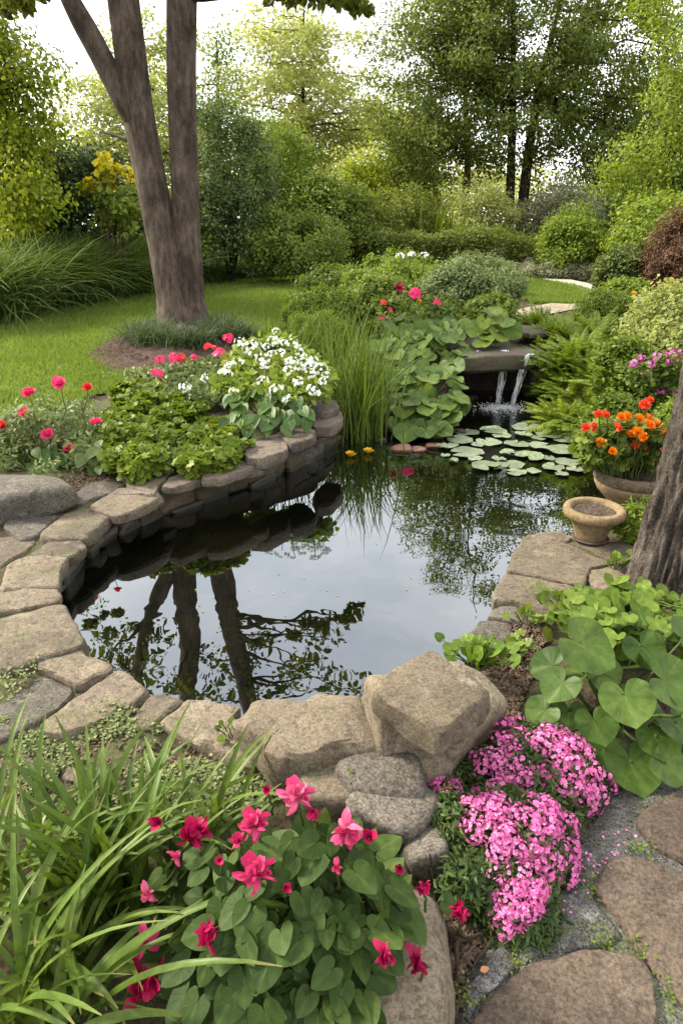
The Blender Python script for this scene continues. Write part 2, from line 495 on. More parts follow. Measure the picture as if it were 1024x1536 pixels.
# ================================================================ ground, water, lawn, patio
POND_PX = [(165,1000,.13),(222,1030,.13),(262,1040,.13),(350,1056,.15),(450,1050,.2),(545,1050,.2),(600,1020,.15),(650,985,.13),(690,955,.13),
           (720,922,.13),(748,885,.13),(765,845,.13),(788,800,.13),(845,790,.10),(880,740,.05),(905,705,.0),(890,660,.0),(860,620,.0),
           (820,590,.0),(800,555,.0),(690,555,.0),(690,600,.0),(690,640,.0),(640,652,.0),(570,655,.0),(520,660,.0),
           (505,668,.0),(470,693,.0),(420,715,.0),(370,735,.0),(300,758,.0),(240,777,.0),(180,805,.0),(135,842,.0),(102,884,.0),(106,906,.1),(125,958,.13)]
POND = np.array([P(*q)[:2] for q in POND_PX])

def poly_sd(poly, X, Y):
    """signed distance to a polygon, negative inside"""
    px, py = poly[:, 0], poly[:, 1]
    qx, qy = np.roll(px, -1), np.roll(py, -1)
    d = np.full(X.shape, 1e9); ins = np.zeros(X.shape, bool)
    for a, b, c, e in zip(px, py, qx, qy):
        vx, vy = c - a, e - b
        t = np.clip(((X - a) * vx + (Y - b) * vy) / max(vx * vx + vy * vy, 1e-12), 0, 1)
        d = np.minimum(d, np.hypot(X - a - t * vx, Y - b - t * vy))
        cond = ((b > Y) != (e > Y))
        with np.errstate(divide='ignore', invalid='ignore'):
            xi = a + (Y - b) / (e - b if e != b else 1e-12) * vx
        ins ^= cond & (X < xi)
    return np.where(ins, -d, d)

CTRL = [(100,1500,.03),(500,1500,.03),(900,1500,.03),(990,1250,.03),(800,1330,.03),(700,1200,.08),(700,1060,.08),(850,1000,.10),(950,880,.10),
        (900,790,.08),(100,1170,.07),(300,1170,.07),(200,1075,.125),(300,1075,.125),(50,1010,.13),(110,1000,.125),(20,850,.14),(60,930,.135),(60,800,.165),(130,740,.21),(220,715,.245),(800,860,.12),(860,830,.12),(780,905,.12),(50,690,.22),(200,690,.22),(300,650,.28),(400,620,.30),(480,590,.30),
        (275,500,.38),(0,550,.35),(100,470,.4),(400,440,.4),(600,430,.45),(700,440,.5),(850,445,.5),(900,425,.5),(860,520,.45),(880,570,.25),
        (890,620,.08),(970,600,.3),(1000,480,.6),(600,520,.4),(560,610,.12),(670,570,.2),(680,530,.42),(910,690,.05),(950,740,.1),(760,480,.5),(560,470,.4)]
CP = np.array([list(P(*q)[:2]) + [q[2]] for q in CTRL])
CP = np.concatenate([CP, [[-14, 14, .45], [14, 14, .55], [0, 24, .5], [-8, 3, .2], [8, 3, .3], [6, 7, .6], [0, -6, .0], [-9, 8, .38], [30, 40, .5], [-30, 40, .5], [0, 80, .5]]])

def H0(X, Y):
    X = np.asarray(X, float); Y = np.asarray(Y, float)
    num = np.zeros(X.shape); den = np.zeros(X.shape)
    for cx, cy, cz in CP:
        w = 1.0 / ((X - cx) ** 2 + (Y - cy) ** 2 + .02) ** 1.7
        num += w * cz; den += w
    return num / den
def H(X, Y):
    X = np.asarray(X, float); Y = np.asarray(Y, float)
    z = H0(X, Y)
    sd = poly_sd(POND, X, Y)
    t = np.clip((sd - .07) / .07, 0, 1)
    return z * t + (-.35) * (1 - t)
def hz(x, y):
    return float(H0(np.array([x]), np.array([y]))[0])
def G(px, py, n=4):
    """the point of the ground seen at a photo pixel"""
    z = .2
    for _ in range(n * 3):
        p = P(px, py, z); z = .5 * z + .5 * hz(p[0], p[1])
    return P(px, py, z)

def axis(lo, hi, step, far_lo, far_hi):
    a = list(np.arange(lo, hi + 1e-6, step))
    s, v = step, a[-1]
    while v < far_hi: s *= 1.25; v += s; a.append(v)
    s, v, b = step, a[0], []
    while v > far_lo: s *= 1.25; v -= s; b.append(v)
    return np.array(b[::-1] + a)
gx = axis(-3.6, 3.6, .045, -110, 110); gy = axis(.35, 9.0, .045, -30, 140)
GX, GY = np.meshgrid(gx, gy)
GZ = H(GX, GY)
nearm = np.exp(-((GX / 8) ** 2 + ((GY - 4) / 9) ** 2))
GZ = GZ + nearm * .012 * np.sin(GX * 9.1 + 2 * np.sin(GY * 5.3)) * np.sin(GY * 8.3 + 2 * np.sin(GX * 6.1))
nx, ny = len(gx), len(gy)
idx = np.arange(nx * ny).reshape(ny, nx)
gf = np.stack([idx[:-1, :-1], idx[:-1, 1:], idx[1:, 1:], idx[1:, :-1]], -1).reshape(-1, 4)
M_SOIL = soil_mat('soil', [(.010, .007, .005), (.035, .023, .015), (.085, .060, .042)], 26, 1.0, (.085, .095, .038))
tag(Geo().add(np.stack([GX, GY, GZ], -1).reshape(-1, 3), gf).build('ground', M_SOIL), kind='structure')

# water
def water_mat():
    m, ns, ls, out = new_mat('pond water')
    geo = nd(ns, 'ShaderNodeNewGeometry')
    n1 = nd(ns, 'ShaderNodeTexNoise', Scale=3.0, Detail=2.0, Distortion=.4)
    n2 = nd(ns, 'ShaderNodeTexNoise', Scale=22.0, Detail=3.0)
    for n in (n1, n2): ls.new(geo.outputs['Position'], n.inputs['Vector'])
    f0 = P(752, 603, 0)
    ds = ns.new('ShaderNodeVectorMath'); ds.operation = 'DISTANCE'; ds.inputs[1].default_value = tuple(f0)
    ls.new(geo.outputs['Position'], ds.inputs[0])
    near = nd(ns, 'ShaderNodeMapRange'); near.inputs[1].default_value = 2.6; near.inputs[2].default_value = .2
    near.inputs[3].default_value = .0; near.inputs[4].default_value = 1.0
    ls.new(ds.outputs['Value'], near.inputs[0])
    nr = math_n(ns, ls, 'POWER', near.outputs[0], 2.0)
    h = math_n(ns, ls, 'ADD', math_n(ns, ls, 'MULTIPLY', n1.outputs['Fac'], .5), math_n(ns, ls, 'MULTIPLY', math_n(ns, ls, 'MULTIPLY', n2.outputs['Fac'], nr), 3.5))
    bp = nd(ns, 'ShaderNodeBump', Strength=.16, Distance=.02); ls.new(h, bp.inputs['Height'])
    fr = nd(ns, 'ShaderNodeFresnel'); fr.inputs['IOR'].default_value = 1.75
    ls.new(bp.outputs['Normal'], fr.inputs['Normal'])
    body = nd(ns, 'ShaderNodeTexNoise', Scale=1.4, Detail=4.0); ls.new(geo.outputs['Position'], body.inputs['Vector'])
    br = ramp(ns, [(.35, (.0015, .0018, .001)), (.7, (.005, .005, .002))]); ls.new(body.outputs['Fac'], br.inputs['Fac'])
    df = nd(ns, 'ShaderNodeBsdfDiffuse'); ls.new(br.outputs['Color'], df.inputs['Color'])
    gl = nd(ns, 'ShaderNodeBsdfGlossy', Roughness=.0); gl.inputs['Color'].default_value = (.88, .94, 1.0, 1)
    ls.new(bp.outputs['Normal'], gl.inputs['Normal'])
    mx = nd(ns, 'ShaderNodeMixShader')
    ls.new(math_n(ns, ls, 'ADD', math_n(ns, ls, 'MULTIPLY', fr.outputs[0], 1.1), .10), mx.inputs[0])
    ls.new(df.outputs[0], mx.inputs[1]); ls.new(gl.outputs[0], mx.inputs[2]); ls.new(mx.outputs[0], out.inputs['Surface'])
    return m
wx = np.linspace(POND[:, 0].min() - .3, POND[:, 0].max() + .3, 40); wy = np.linspace(POND[:, 1].min() - .3, POND[:, 1].max() + .3, 60)
WX, WY = np.meshgrid(wx, wy)
ids = np.arange(WX.size).reshape(WX.shape)
wf = np.stack([ids[:-1, :-1], ids[:-1, 1:], ids[1:, 1:], ids[1:, :-1]], -1).reshape(-1, 4)
cx = WX.ravel()[wf].mean(1); cy = WY.ravel()[wf].mean(1)
wf = wf[poly_sd(POND, cx, cy) < .16]
tag(Geo().add(np.stack([WX, WY, 0 * WX], -1).reshape(-1, 3), wf).build('water', water_mat()), kind='structure')

# lawns
M_LAWN = soil_mat('lawn turf', [(.070, .105, .016), (.115, .165, .026), (.17, .215, .048)], 40, .6)
M_GRASS = leaf_mat('lawn grass', [(.095, .155, .023), (.15, .22, .035), (.23, .285, .075)], .4, .5, None, .3, 1.3)
LAWN_PX = [(-260,520),(-120,490),(0,474),(120,458),(230,440),(300,427),(400,416),(480,412),(580,412),(575,424),(510,440),(455,462),(440,490),(420,505),
           (345,512),(330,545),(300,570),(150,590),(60,620),(0,640),(-260,720)]
LAWN2_PX = [(768,416),(800,421),(850,428),(885,437),(895,452),(860,457),(800,455),(760,445),(740,425)]
def lawn(poly_px, step, nblade, label):
    poly = np.array([G(a, b)[:2] for a, b in poly_px])
    lo, hi = poly.min(0), poly.max(0)
    X, Y = np.meshgrid(np.arange(lo[0], hi[0] + step, step), np.arange(lo[1], hi[1] + step, step))
    Z = H(X, Y) + .012
    i = np.arange(X.size).reshape(X.shape)
    f = np.stack([i[:-1, :-1], i[:-1, 1:], i[1:, 1:], i[1:, :-1]], -1).reshape(-1, 4)
    f = f[poly_sd(poly, X.ravel()[f].mean(1), Y.ravel()[f].mean(1)) < 0]
    tag(Geo().add(np.stack([X, Y, Z], -1).reshape(-1, 3), f).build('lawn', M_LAWN), kind='structure')
    n = nblade * 4
    q = rng.uniform(size=(n, 2)); yy = lo[1] + (hi[1] - lo[1]) * q[:, 1] ** 1.7; xx = lo[0] + (hi[0] - lo[0]) * q[:, 0]
    keep = poly_sd(poly, xx, yy) < .05
    xx, yy = xx[keep][:nblade], yy[keep][:nblade]
    zz = H(xx, yy) + .005
    d = unit(np.stack([rng.normal(0, .45, len(xx)), rng.normal(0, .45, len(xx)), np.ones(len(xx))], 1))
    T = (np.array([[-.5, 0, 0], [.5, 0, 0], [0, 1, .25]]), np.array([[0, 1, 2]]), np.array([[-1, 0], [1, 0], [0, 1]]))
    g = Geo(); scatter(g, T, np.stack([xx, yy, zz], 1), d, randdir(len(xx)), rng.uniform(.03, .075, len(xx)) * (1 + yy * .015), .13 + yy * .012)
    tag(g.build('grass', M_GRASS), label, 'grass', kind='stuff')
    return poly
LAWN_POLY = lawn(LAWN_PX, .12, 150000, 'short mown grass of the main lawn')
lawn(LAWN2_PX, .12, 25000, 'short mown grass beside the far path')

def ribbon(px, width, dz, name, mat, step=.15):
    """a flat strip laid along a line of ground points"""
    pts = np.array([G(a, b) for a, b in px])
    V = []
    for i, p in enumerate(pts):
        t = pts[min(i + 1, len(pts) - 1)] - pts[max(i - 1, 0)]
        nrm = unit(np.array([-t[1], t[0], 0]))
        for s in (-1, 1):
            q = p + nrm * s * width / 2; V.append([q[0], q[1], hz(q[0], q[1]) + dz])
    F = [[2 * i, 2 * i + 2, 2 * i + 3, 2 * i + 1] for i in range(len(pts) - 1)]
    return tag(Geo().add(V, F).build(name, mat), kind='structure')
M_PATH = stone_mat('path', [(.38, .33, .27), (.46, .42, .35)], lich=.2, speck=.4)
ribbon([(735,413),(770,413),(800,415),(830,420),(860,427),(885,435),(900,445)], .55, .035, 'path', M_PATH)
M_GRAVEL = stone_mat('gravel', [(.12, .09, .06), (.30, .25, .18)], lich=.6, speck=1.0, scale=1.6, bump=1.0)
ribbon([(772,474),(800,469),(825,464),(850,460),(870,457)], .7, .02, 'gravel_patch', M_GRAVEL)

# ================================================================ stones
def fnoise(v, f, s):
    return noise.noise(Vector((v[0] * f + s, v[1] * f + s * 1.7, v[2] * f - s)))

def slab(name, px, z, th, mat, label, cat, group=None, seed=0, tilt=0.0, crown=.005, amp=.010, bevel=.012, world_pts=None, loose=.0):
    """a flat stone: its top outline given where the photo shows it, at height z, th thick, worn edges"""
    if world_pts is not None: pts = [np.array(p, float) for p in world_pts]
    else: pts = [P(a[0], a[1], a[2] if len(a) > 2 else z) for a in px]
    c = np.mean(pts, 0)
    q = [p - c for p in pts]
    ar = sum(q[i][0] * q[(i + 1) % len(q)][1] - q[i][1] * q[(i + 1) % len(q)][0] for i in range(len(q)))
    if ar < 0: q = q[::-1]
    for _ in range(2):
        r = []
        for a, b in zip(q, q[1:] + q[:1]):
            r += [a * .91 + b * .09, a * .09 + b * .91]
        q = r
    q = np.array(q) * [1.05, 1.05, 1.0]
    seg = np.linalg.norm(np.roll(q, -1, 0) - q, axis=1); cum = np.concatenate([[0], np.cumsum(seg)])
    n = int(np.clip(cum[-1] / .022, 36, 110))
    s = np.linspace(0, cum[-1], n, endpoint=False)
    qq = np.concatenate([q, q[:1]])
    ring = np.stack([np.interp(s, cum, qq[:, k]) for k in range(3)], 1)
    rm = np.linalg.norm(ring[:, :2], axis=1).mean()
    b = bevel / rm
    prof = [(1 - 2.2 * b, -th), (1 - .4 * b, -th * .82), (1, -th * .5), (1 - .1 * b, -min(th * .4, .75 * bevel)), (1 - .35 * b, -.5 * bevel), (1 - 1.0 * b, -.05 * bevel), (1 - 1.5 * b, 0)]
    k = 1 - 1.5 * b
    for u in (.88, .74, .58, .42, .26, .12): prof.append((k * u, 0))
    V = []
    for u, dz in prof:
        for p in ring:
            V.append([p[0] * u, p[1] * u, p[2] * min(u, 1) + dz - crown * u * u])
    V.append([0, 0, 0])
    V = np.array(V)
    m = len(prof)
    for i in range(len(V)):
        v = V[i] + c; lev = min(i // n, m - 1)
        if lev <= 6:
            d = fnoise(v, 6, seed) * amp * 1.5 + fnoise(v, 17, seed + 3) * amp * .8 + fnoise(v, 45, seed) * amp * .6
            h = unit(np.array([V[i][0], V[i][1], 0]))
            if 3 <= lev <= 6: d -= max(0, fnoise(v, 9, seed + 21) + .15) * bevel * 1.6
            V[i, :2] += h[:2] * d
        V[i, 2] += fnoise(v, 3.5, seed + 9) * amp * .9 + fnoise(v, 12, seed + 5) * amp * .5 + fnoise(v, 34, seed + 5) * amp * .22
    F = []
    for j in range(m - 1):
        for i in range(n):
            a, e = j * n + i, j * n + (i + 1) % n
            F.append([a, e, e + n, a + n])
    T = [[(m - 1) * n + i, (m - 1) * n + (i + 1) % n, m * n] for i in range(n)]
    g = Geo(); g.add(V, F); g.F3.append(np.array(T))
    o = g.build(name, mat, None, c)
    o.data.set_sharp_from_angle(angle=R(32))
    return tag(o, label, cat, group)

_ico = bpy.data.meshes.new('t')
import bmesh
_bm = bmesh.new(); bmesh.ops.create_icosphere(_bm, subdivisions=5, radius=1); _bm.to_mesh(_ico)
ICO_V = np.array([v.co[:] for v in _ico.vertices]); ICO_F = np.array([p.vertices[:] for p in _ico.polygons])
_bm.free(); _bm = bmesh.new(); bmesh.ops.create_icosphere(_bm, subdivisions=4, radius=1); _bm.to_mesh(_ico)
ICO4_V = np.array([v.co[:] for v in _ico.vertices]); ICO4_F = np.array([p.vertices[:] for p in _ico.polygons]); _bm.free()
bpy.data.meshes.remove(_ico)

def rock_geo(size, rotz=0.0, seed=0, planes=7, pw=9, amp=.03, tilt=(0, 0), hi=False, box=True):
    rs = np.random.default_rng(seed + 100)
    d = ICO_V if hi else ICO4_V
    N, h = [], []
    if box:
        for a in ((1, 0, 0), (-1, 0, 0), (0, 1, 0), (0, -1, 0), (0, 0, 1), (0, 0, -1)):
            N.append(unit(np.array(a) + rs.normal(0, .14, 3))); h.append(1.0)
    for _ in range(planes):
        N.append(unit(rs.normal(size=3))); h.append(rs.uniform(.86, 1.12))
    N = np.array(N); h = np.array(h)
    dt = np.maximum(d @ N.T, 1e-3) / h
    r = (dt ** pw).sum(1) ** (-1 / pw)
    V = d * r[:, None] * np.array(size) / 2
    k = max(size)
    for i in range(len(V)):
        nn = fnoise(V[i] / k, 3.0, seed) * 1.0 + fnoise(V[i] / k, 8, seed + 2) * .5 + fnoise(V[i] / k, 20, seed + 4) * .22
        V[i] += d[i] * nn * amp * k
    Rm = np.array(Matrix.Rotation(rotz, 3, 'Z') @ Matrix.Rotation(tilt[0], 3, 'X') @ Matrix.Rotation(tilt[1], 3, 'Y'))
    return V @ Rm.T, (ICO_F if hi else ICO4_F)
def rock(name, loc, size, mat, label, cat, group=None, rotz=0.0, seed=0, **kw):
    V, F = rock_geo(size, rotz, seed, **kw)
    return tag(Geo().add(V, F).build(name, mat, None, loc), label, cat, group)

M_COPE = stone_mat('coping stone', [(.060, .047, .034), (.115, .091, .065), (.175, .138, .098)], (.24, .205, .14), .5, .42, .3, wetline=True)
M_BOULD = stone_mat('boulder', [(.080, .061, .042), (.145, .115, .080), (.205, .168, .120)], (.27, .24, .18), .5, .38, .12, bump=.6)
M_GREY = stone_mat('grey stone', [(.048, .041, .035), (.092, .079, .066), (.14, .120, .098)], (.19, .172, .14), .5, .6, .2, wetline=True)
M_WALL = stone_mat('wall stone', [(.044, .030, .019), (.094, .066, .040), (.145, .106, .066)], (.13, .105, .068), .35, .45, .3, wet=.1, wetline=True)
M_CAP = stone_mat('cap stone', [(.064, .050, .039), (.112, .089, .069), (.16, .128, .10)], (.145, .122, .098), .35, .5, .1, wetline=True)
M_PAVER = stone_mat('flagstone', [(.044, .032, .023), (.082, .061, .044), (.118, .089, .066)], (.13, .10, .074), .4, .45, bump=.35, scale=.8)
M_JOINT = stone_mat('patio gravel', [(.028, .027, .025), (.068, .066, .062), (.115, .111, .105)], (.36, .36, .35), .3, 1.0, .35, bump=.9, scale=1.6)
M_LEDGE = stone_mat('ledge stone', [(.026, .020, .015), (.060, .046, .034), (.10, .080, .058)], (.10, .085, .06), .3, .45, .35, rough=.8, wet=.05)

GC = 'flat coping stones round the pond'
COPING = [
 ([(5,786),(66,747),(109,753),(101,764),(49,803),(27,805)], .19, 'dark slab half under the grey boulder'),
 ([(92,746),(168,710),(198,720),(168,738),(118,752)], .235, 'dark grey slab of the back row beside the roses'),
 ([(178,708),(236,687),(288,690),(262,704),(240,724),(232,737),(196,727)], .265, 'broad brown slab at the edge of the lime green ground cover'),
 ([(131,758),(178,729),(232,736),(243,742),(205,762),(174,771)], .235, 'lit tan slab with a stepped front edge, above the small wall stones'),
 ([(57,800),(101,766),(133,760),(172,771),(131,803),(90,806)], .205, 'wide tan slab where the coping begins to bend'),
 ([(42,830),(74,808),(123,805),(128,816),(105,833)], .185, 'narrow slab with a worn rounded end over the water'),
 ([(0,884),(11,842),(44,831),(103,830),(92,857),(88,878),(49,877)], .18, 'large sandy slab with a rough dark face to the water'),
 ([(-30,920),(-20,888),(55,877),(85,879),(90,890),(86,899),(27,911)], .165, 'mossy narrow slab above the widest lichen slab'),
 ([(-30,804),(36,803),(56,810),(38,829),(0,848),(-30,858)], .16, 'brown slab against the picture edge, behind the sandy slab'),
 ([(-40,870),(-6,848),(8,842),(-2,878),(-40,890)], .15, 'small slab at the picture edge beside the sandy slab'),
 ([(-60,945),(0,926),(92,901),(125,957),(120,965),(55,988),(0,1005),(-60,1022)], .17, 'widest pale slab with yellow lichen stains'),
 ([(57,988),(120,967),(168,999),(115,1025),(84,1012),(55,1001)], .15, 'five sided tan slab with its corner on the water'),
 ([(-40,1070),(19,1046),(55,1008),(108,1029),(115,1035),(60,1076),(27,1095),(-40,1120)], .13, 'dark grey slab with no edge on the water, among moss joints'),
 ([(-40,1018),(0,1008),(50,993),(50,1005),(27,1023),(3,1056),(-40,1066)], .125, 'cracked grey slab with a green moss seam'),
 ([(60,1083),(168,1005),(184,1004),(227,1030),(186,1060),(164,1071),(92,1101)], .15, 'long brown slab running from moss to water'),
 ([(189,1083),(230,1038),(252,1036),(281,1047),(237,1078),(224,1092)], .145, 'small pinkish slab with a rounded water end'),
 ([(233,1086),(282,1048),(307,1045),(362,1055),(350,1070),(378,1103),(401,1130),(377,1150),(315,1119)], .145, 'long greyish pink slab tucked under the big flat boulder'),
 ([(784,801),(841,796),(860,806),(851,812),(828,811)], .14, 'thin pale slab in front of the small clay pot'),
 ([(761,852),(784,804),(831,811),(848,813),(924,843),(884,850),(875,876),(828,866)], .145, 'large flat grey slab below the small clay pot'),
 ([(738,896),(757,856),(814,868),(870,880),(857,918),(845,928),(781,903)], .15, 'tan slab with a shadowed front edge between two grey slabs'),
 ([(884,856),(929,843),(950,870),(935,893),(884,876)], .135, 'dark slab at the foot of the furrowed trunk'),
 ([(729,922),(747,905),(774,906),(816,926),(811,938),(771,932)], .135, 'narrow weathered slab under the tan slab'),
 ([(698,950),(717,925),(771,933),(768,960),(727,974)], .135, 'rough grey slab behind the lime green seedling'),
 ([(727,984),(744,967),(762,970),(757,985)], .115, 'small grey chip of stone beside the seedling'),
 ([(846,812),(930,812),(985,825),(1000,850),(926,842)], .13, 'brown slab running from the clay pot to the furrowed trunk'),
]
for i, (px, z, lab) in enumerate(COPING):
    slab('coping_stone', px, z, .075 if i < 10 else (.12 if i not in (17, 23) else .09), M_GREY if i in (0, 1, 12, 13, 21, 22, 23) else M_COPE, lab, 'coping stone', GC, seed=i * 3.1)

for i, (px, z, lab) in enumerate([([(-20,1108),(30,1100),(75,1112),(70,1150),(20,1165),(-30,1150)], .105, 'sunken mossy stone at the picture edge behind the daylilies'), ([(85,1103),(125,1098),(160,1112),(130,1128),(92,1122)], .105, 'sunken pale stone below the long brown slab'),
   ([(160,1125),(205,1118),(225,1140),(190,1160),(155,1148)], .10, 'sunken stone in the moss behind the upright blades'), ([(185,1098),(225,1096),(235,1112),(205,1120)], .105, 'small sunken stone below the pinkish slab'), ([(240,1125),(300,1128),(330,1150),(280,1165),(238,1150)], .10, 'sunken stone below the long greyish pink slab'), ([(95,1140),(140,1150),(130,1180),(80,1175)], .095, 'sunken stone nearest the daylily tips')]):
    slab('sunken_stone', px, z, .08, M_COPE, lab, 'stone', 'sunken stones in the mossy strip', seed=150 + i * 3.7, amp=.012, crown=.012, bevel=.02)
# cap stones of the raised wall
GW = 'cap stones of the raised pond wall'
CAPS = [
 ([(241,729),(252,716),(306,697),(309,716),(262,731)], .275, .06, 'brown cap with a dark square front, lowest on the raised wall'),
 ([(303,717),(306,697),(330,684),(352,681),(396,690),(369,703),(330,716)], .295, .075, 'cap slab with a crack, below the lime green ground cover'),
 ([(368,704),(392,688),(400,692),(396,699)], .285, .08, 'short block at the end of the lower caps'),
 ([(366,670),(384,658),(416,649),(432,660),(430,672),(396,686),(370,684)], .355, .10, 'sparkling cap with a thick rounded front below the white flowers'),
 ([(414,650),(437,635),(452,635),(474,647),(470,655),(438,665)], .37, .085, 'sloping cap with a dark slanted face, mid wall'),
 ([(468,626),(487,612),(511,616),(514,626),(498,638),(472,640)], .37, .10, 'blocky cap at the reed end of the wall'),
 ([(466,606),(480,598),(502,599),(508,610),(488,618),(470,616)], .43, .075, 'topmost small cap, stacked at the reed end of the wall'),
 ([(168,738),(200,727),(240,736),(238,741),(210,740)], .25, .05, 'thin wedge of stone between two broad slabs'),
]
for i, (px, z, th, lab) in enumerate(CAPS):
    slab('cap_stone', px, z, th, M_CAP, lab, 'cap stone', GW, seed=50 + i * 2.3, amp=.009, crown=.002, bevel=.010)

# stones in the face of the wall, standing in the water
WL = [(60,905),(96,886),(130,845),(180,805),(240,777),(300,758),(370,735),(420,715),(470,693),(505,668),(530,655)]
def wall_line(px):
    return float(np.interp(px, [a for a, _ in WL], [b for _, b in WL]))
def wall_stone(box, label, seed, mat, depth=.17, push=0.0):
    x0, y0, x1, y1 = box
    xm, ym = (x0 + x1) / 2, (y0 + y1) / 2
    w = P(xm, wall_line(xm), 0); wa = P(x0, wall_line(x0), 0); wb = P(x1, wall_line(x1), 0)
    t = unit(wb - wa); out = np.array([t[1], -t[0], 0])
    top, bot = PY(xm, y0, w[1]), PY(xm, y1, w[1])
    W = np.linalg.norm(wb - wa) * 1.12; Hh = max(top[2] - bot[2], .03) * (1.25 if xm > 240 else 1.0)
    c = np.array([w[0], w[1], (top[2] + bot[2]) / 2 - (0 if xm > 240 else .03)]) - out * (depth / 2 - push)
    rock('wall_stone', c, (W, depth, Hh), mat, label, 'wall stone', 'small stones in the face of the pond wall',
         rotz=math.atan2(t[1], t[0]), seed=seed, planes=4, pw=13, amp=.018)
r2 = lambda a, b, c, d: (240 + a * .2734, 580 + b * .2734, 240 + c * .2734, 580 + d * .2734)
r1 = lambda a, b, c, d: (a * .2734, 640 + b * .2734, c * .2734, 640 + d * .2734)
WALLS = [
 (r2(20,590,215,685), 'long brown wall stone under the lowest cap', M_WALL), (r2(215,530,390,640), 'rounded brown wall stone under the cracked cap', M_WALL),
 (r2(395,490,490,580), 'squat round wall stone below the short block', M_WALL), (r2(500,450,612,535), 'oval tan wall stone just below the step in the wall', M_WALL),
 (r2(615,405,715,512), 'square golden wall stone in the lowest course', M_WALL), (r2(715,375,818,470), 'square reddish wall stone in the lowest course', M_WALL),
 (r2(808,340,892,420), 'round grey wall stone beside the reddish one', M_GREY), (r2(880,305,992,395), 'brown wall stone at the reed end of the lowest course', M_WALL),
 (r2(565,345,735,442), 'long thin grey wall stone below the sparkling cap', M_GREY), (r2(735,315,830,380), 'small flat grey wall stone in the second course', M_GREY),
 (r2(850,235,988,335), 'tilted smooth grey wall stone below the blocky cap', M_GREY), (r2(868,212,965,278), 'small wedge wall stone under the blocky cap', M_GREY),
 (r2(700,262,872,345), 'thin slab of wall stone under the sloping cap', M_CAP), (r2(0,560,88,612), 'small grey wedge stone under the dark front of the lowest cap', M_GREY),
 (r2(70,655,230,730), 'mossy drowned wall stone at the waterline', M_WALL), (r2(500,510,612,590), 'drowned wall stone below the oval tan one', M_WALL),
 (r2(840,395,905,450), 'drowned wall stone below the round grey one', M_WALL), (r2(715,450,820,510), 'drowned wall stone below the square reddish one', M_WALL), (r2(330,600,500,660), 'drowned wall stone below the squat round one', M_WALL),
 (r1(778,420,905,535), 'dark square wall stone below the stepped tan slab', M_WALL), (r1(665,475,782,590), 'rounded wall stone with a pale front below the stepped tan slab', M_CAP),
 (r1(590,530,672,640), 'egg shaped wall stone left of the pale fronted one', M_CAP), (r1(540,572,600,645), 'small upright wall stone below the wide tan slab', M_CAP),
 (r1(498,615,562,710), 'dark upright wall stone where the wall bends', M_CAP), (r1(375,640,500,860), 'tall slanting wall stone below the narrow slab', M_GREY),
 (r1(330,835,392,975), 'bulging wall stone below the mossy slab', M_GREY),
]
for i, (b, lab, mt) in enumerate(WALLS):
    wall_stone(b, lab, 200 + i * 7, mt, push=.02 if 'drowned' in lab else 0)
# packing stones behind the face, so that no gap opens to the soil
# big rocks on the near side
slab('boulder', [(346,1076),(373,1047),(410,1037),(480,1034),(537,1037),(562,1070),(578,1103),(570,1112),(530,1120),(470,1130),(415,1130),(385,1099)], .27, .24, M_BOULD,
     'big flat tan boulder with white lichen flecks beside the water', 'boulder', 'boulders at the near pond edge', seed=71, amp=.013, crown=.010, bevel=.03)
slab('boulder', [(556,1030),(598,994),(647,969),(690,1000),(731,1031),(728,1046),(698,1074),(660,1095),(618,1072),(580,1048)], .46, .115, M_BOULD,
     'tan capping boulder with a curved overhanging lip, highest of the near rocks', 'boulder', 'boulders at the near pond edge', seed=83, amp=.013, crown=.004, bevel=.016)
cR = P(606, 1078, .26)
rock('boulder', (cR[0] + .0, cR[1] + .045, .205), (.27, .28, .37), M_BOULD, 'wedge shaped boulder directly under the overhanging lip', 'boulder', 'boulders at the near pond edge', rotz=.35, seed=33, planes=9, pw=14, amp=.016, hi=True)
cR = P(668, 1072, .20)
rock('boulder', (cR[0] + .02, cR[1] + .05, .185), (.34, .33, .33), M_BOULD, 'brown boulder propping the right side of the capping boulder', 'boulder', 'boulders at the near pond edge', rotz=.78, seed=31, planes=7, pw=16, amp=.016, hi=True)
cR = P(612, 1150, .13)
rock('boulder', (cR[0], cR[1] + .03, .10), (.32, .24, .24), M_BOULD, 'rounded brown boulder at the bottom of the near stack', 'boulder', 'boulders at the near pond edge', rotz=-.3, seed=37, planes=5, pw=6, amp=.025, hi=True)
cR = P(30, 748, .24)
rock('boulder', cR, (.62, .42, .26), M_GREY, 'speckled grey boulder resting on the dark slab', 'boulder', None, rotz=.25, seed=43, planes=6, pw=7, amp=.025, hi=True, tilt=(.08, -.12))
GR = 'rounded rocks beside the phlox'
for (px, py, z, s, rz, mt, sd, lab) in [
    (563,1180,.13,(.27,.27,.22),.3,M_GREY,51,'dark grey cobble below the big flat boulder'),
    (598,1230,.10,(.24,.23,.20),.9,M_GREY,53,'brownish grey cobble below the dark grey one'),
    (634,1284,.09,(.13,.17,.14),.1,M_GREY,57,'small striped grey cobble beside the phlox'),
    (497,1186,.12,(.22,.20,.16),.2,M_COPE,59,'tan cobble half hidden behind the crimson flowers'),
    (610,1462,.10,(.23,.37,.28),-.15,M_BOULD,61,'large pale rock below the crimson flowers')]:
    rock('cobble', P(px, py, z), s, mt, lab, 'rock', GR, rotz=rz, seed=sd, planes=5, pw=6, amp=.02, hi=sd == 61)

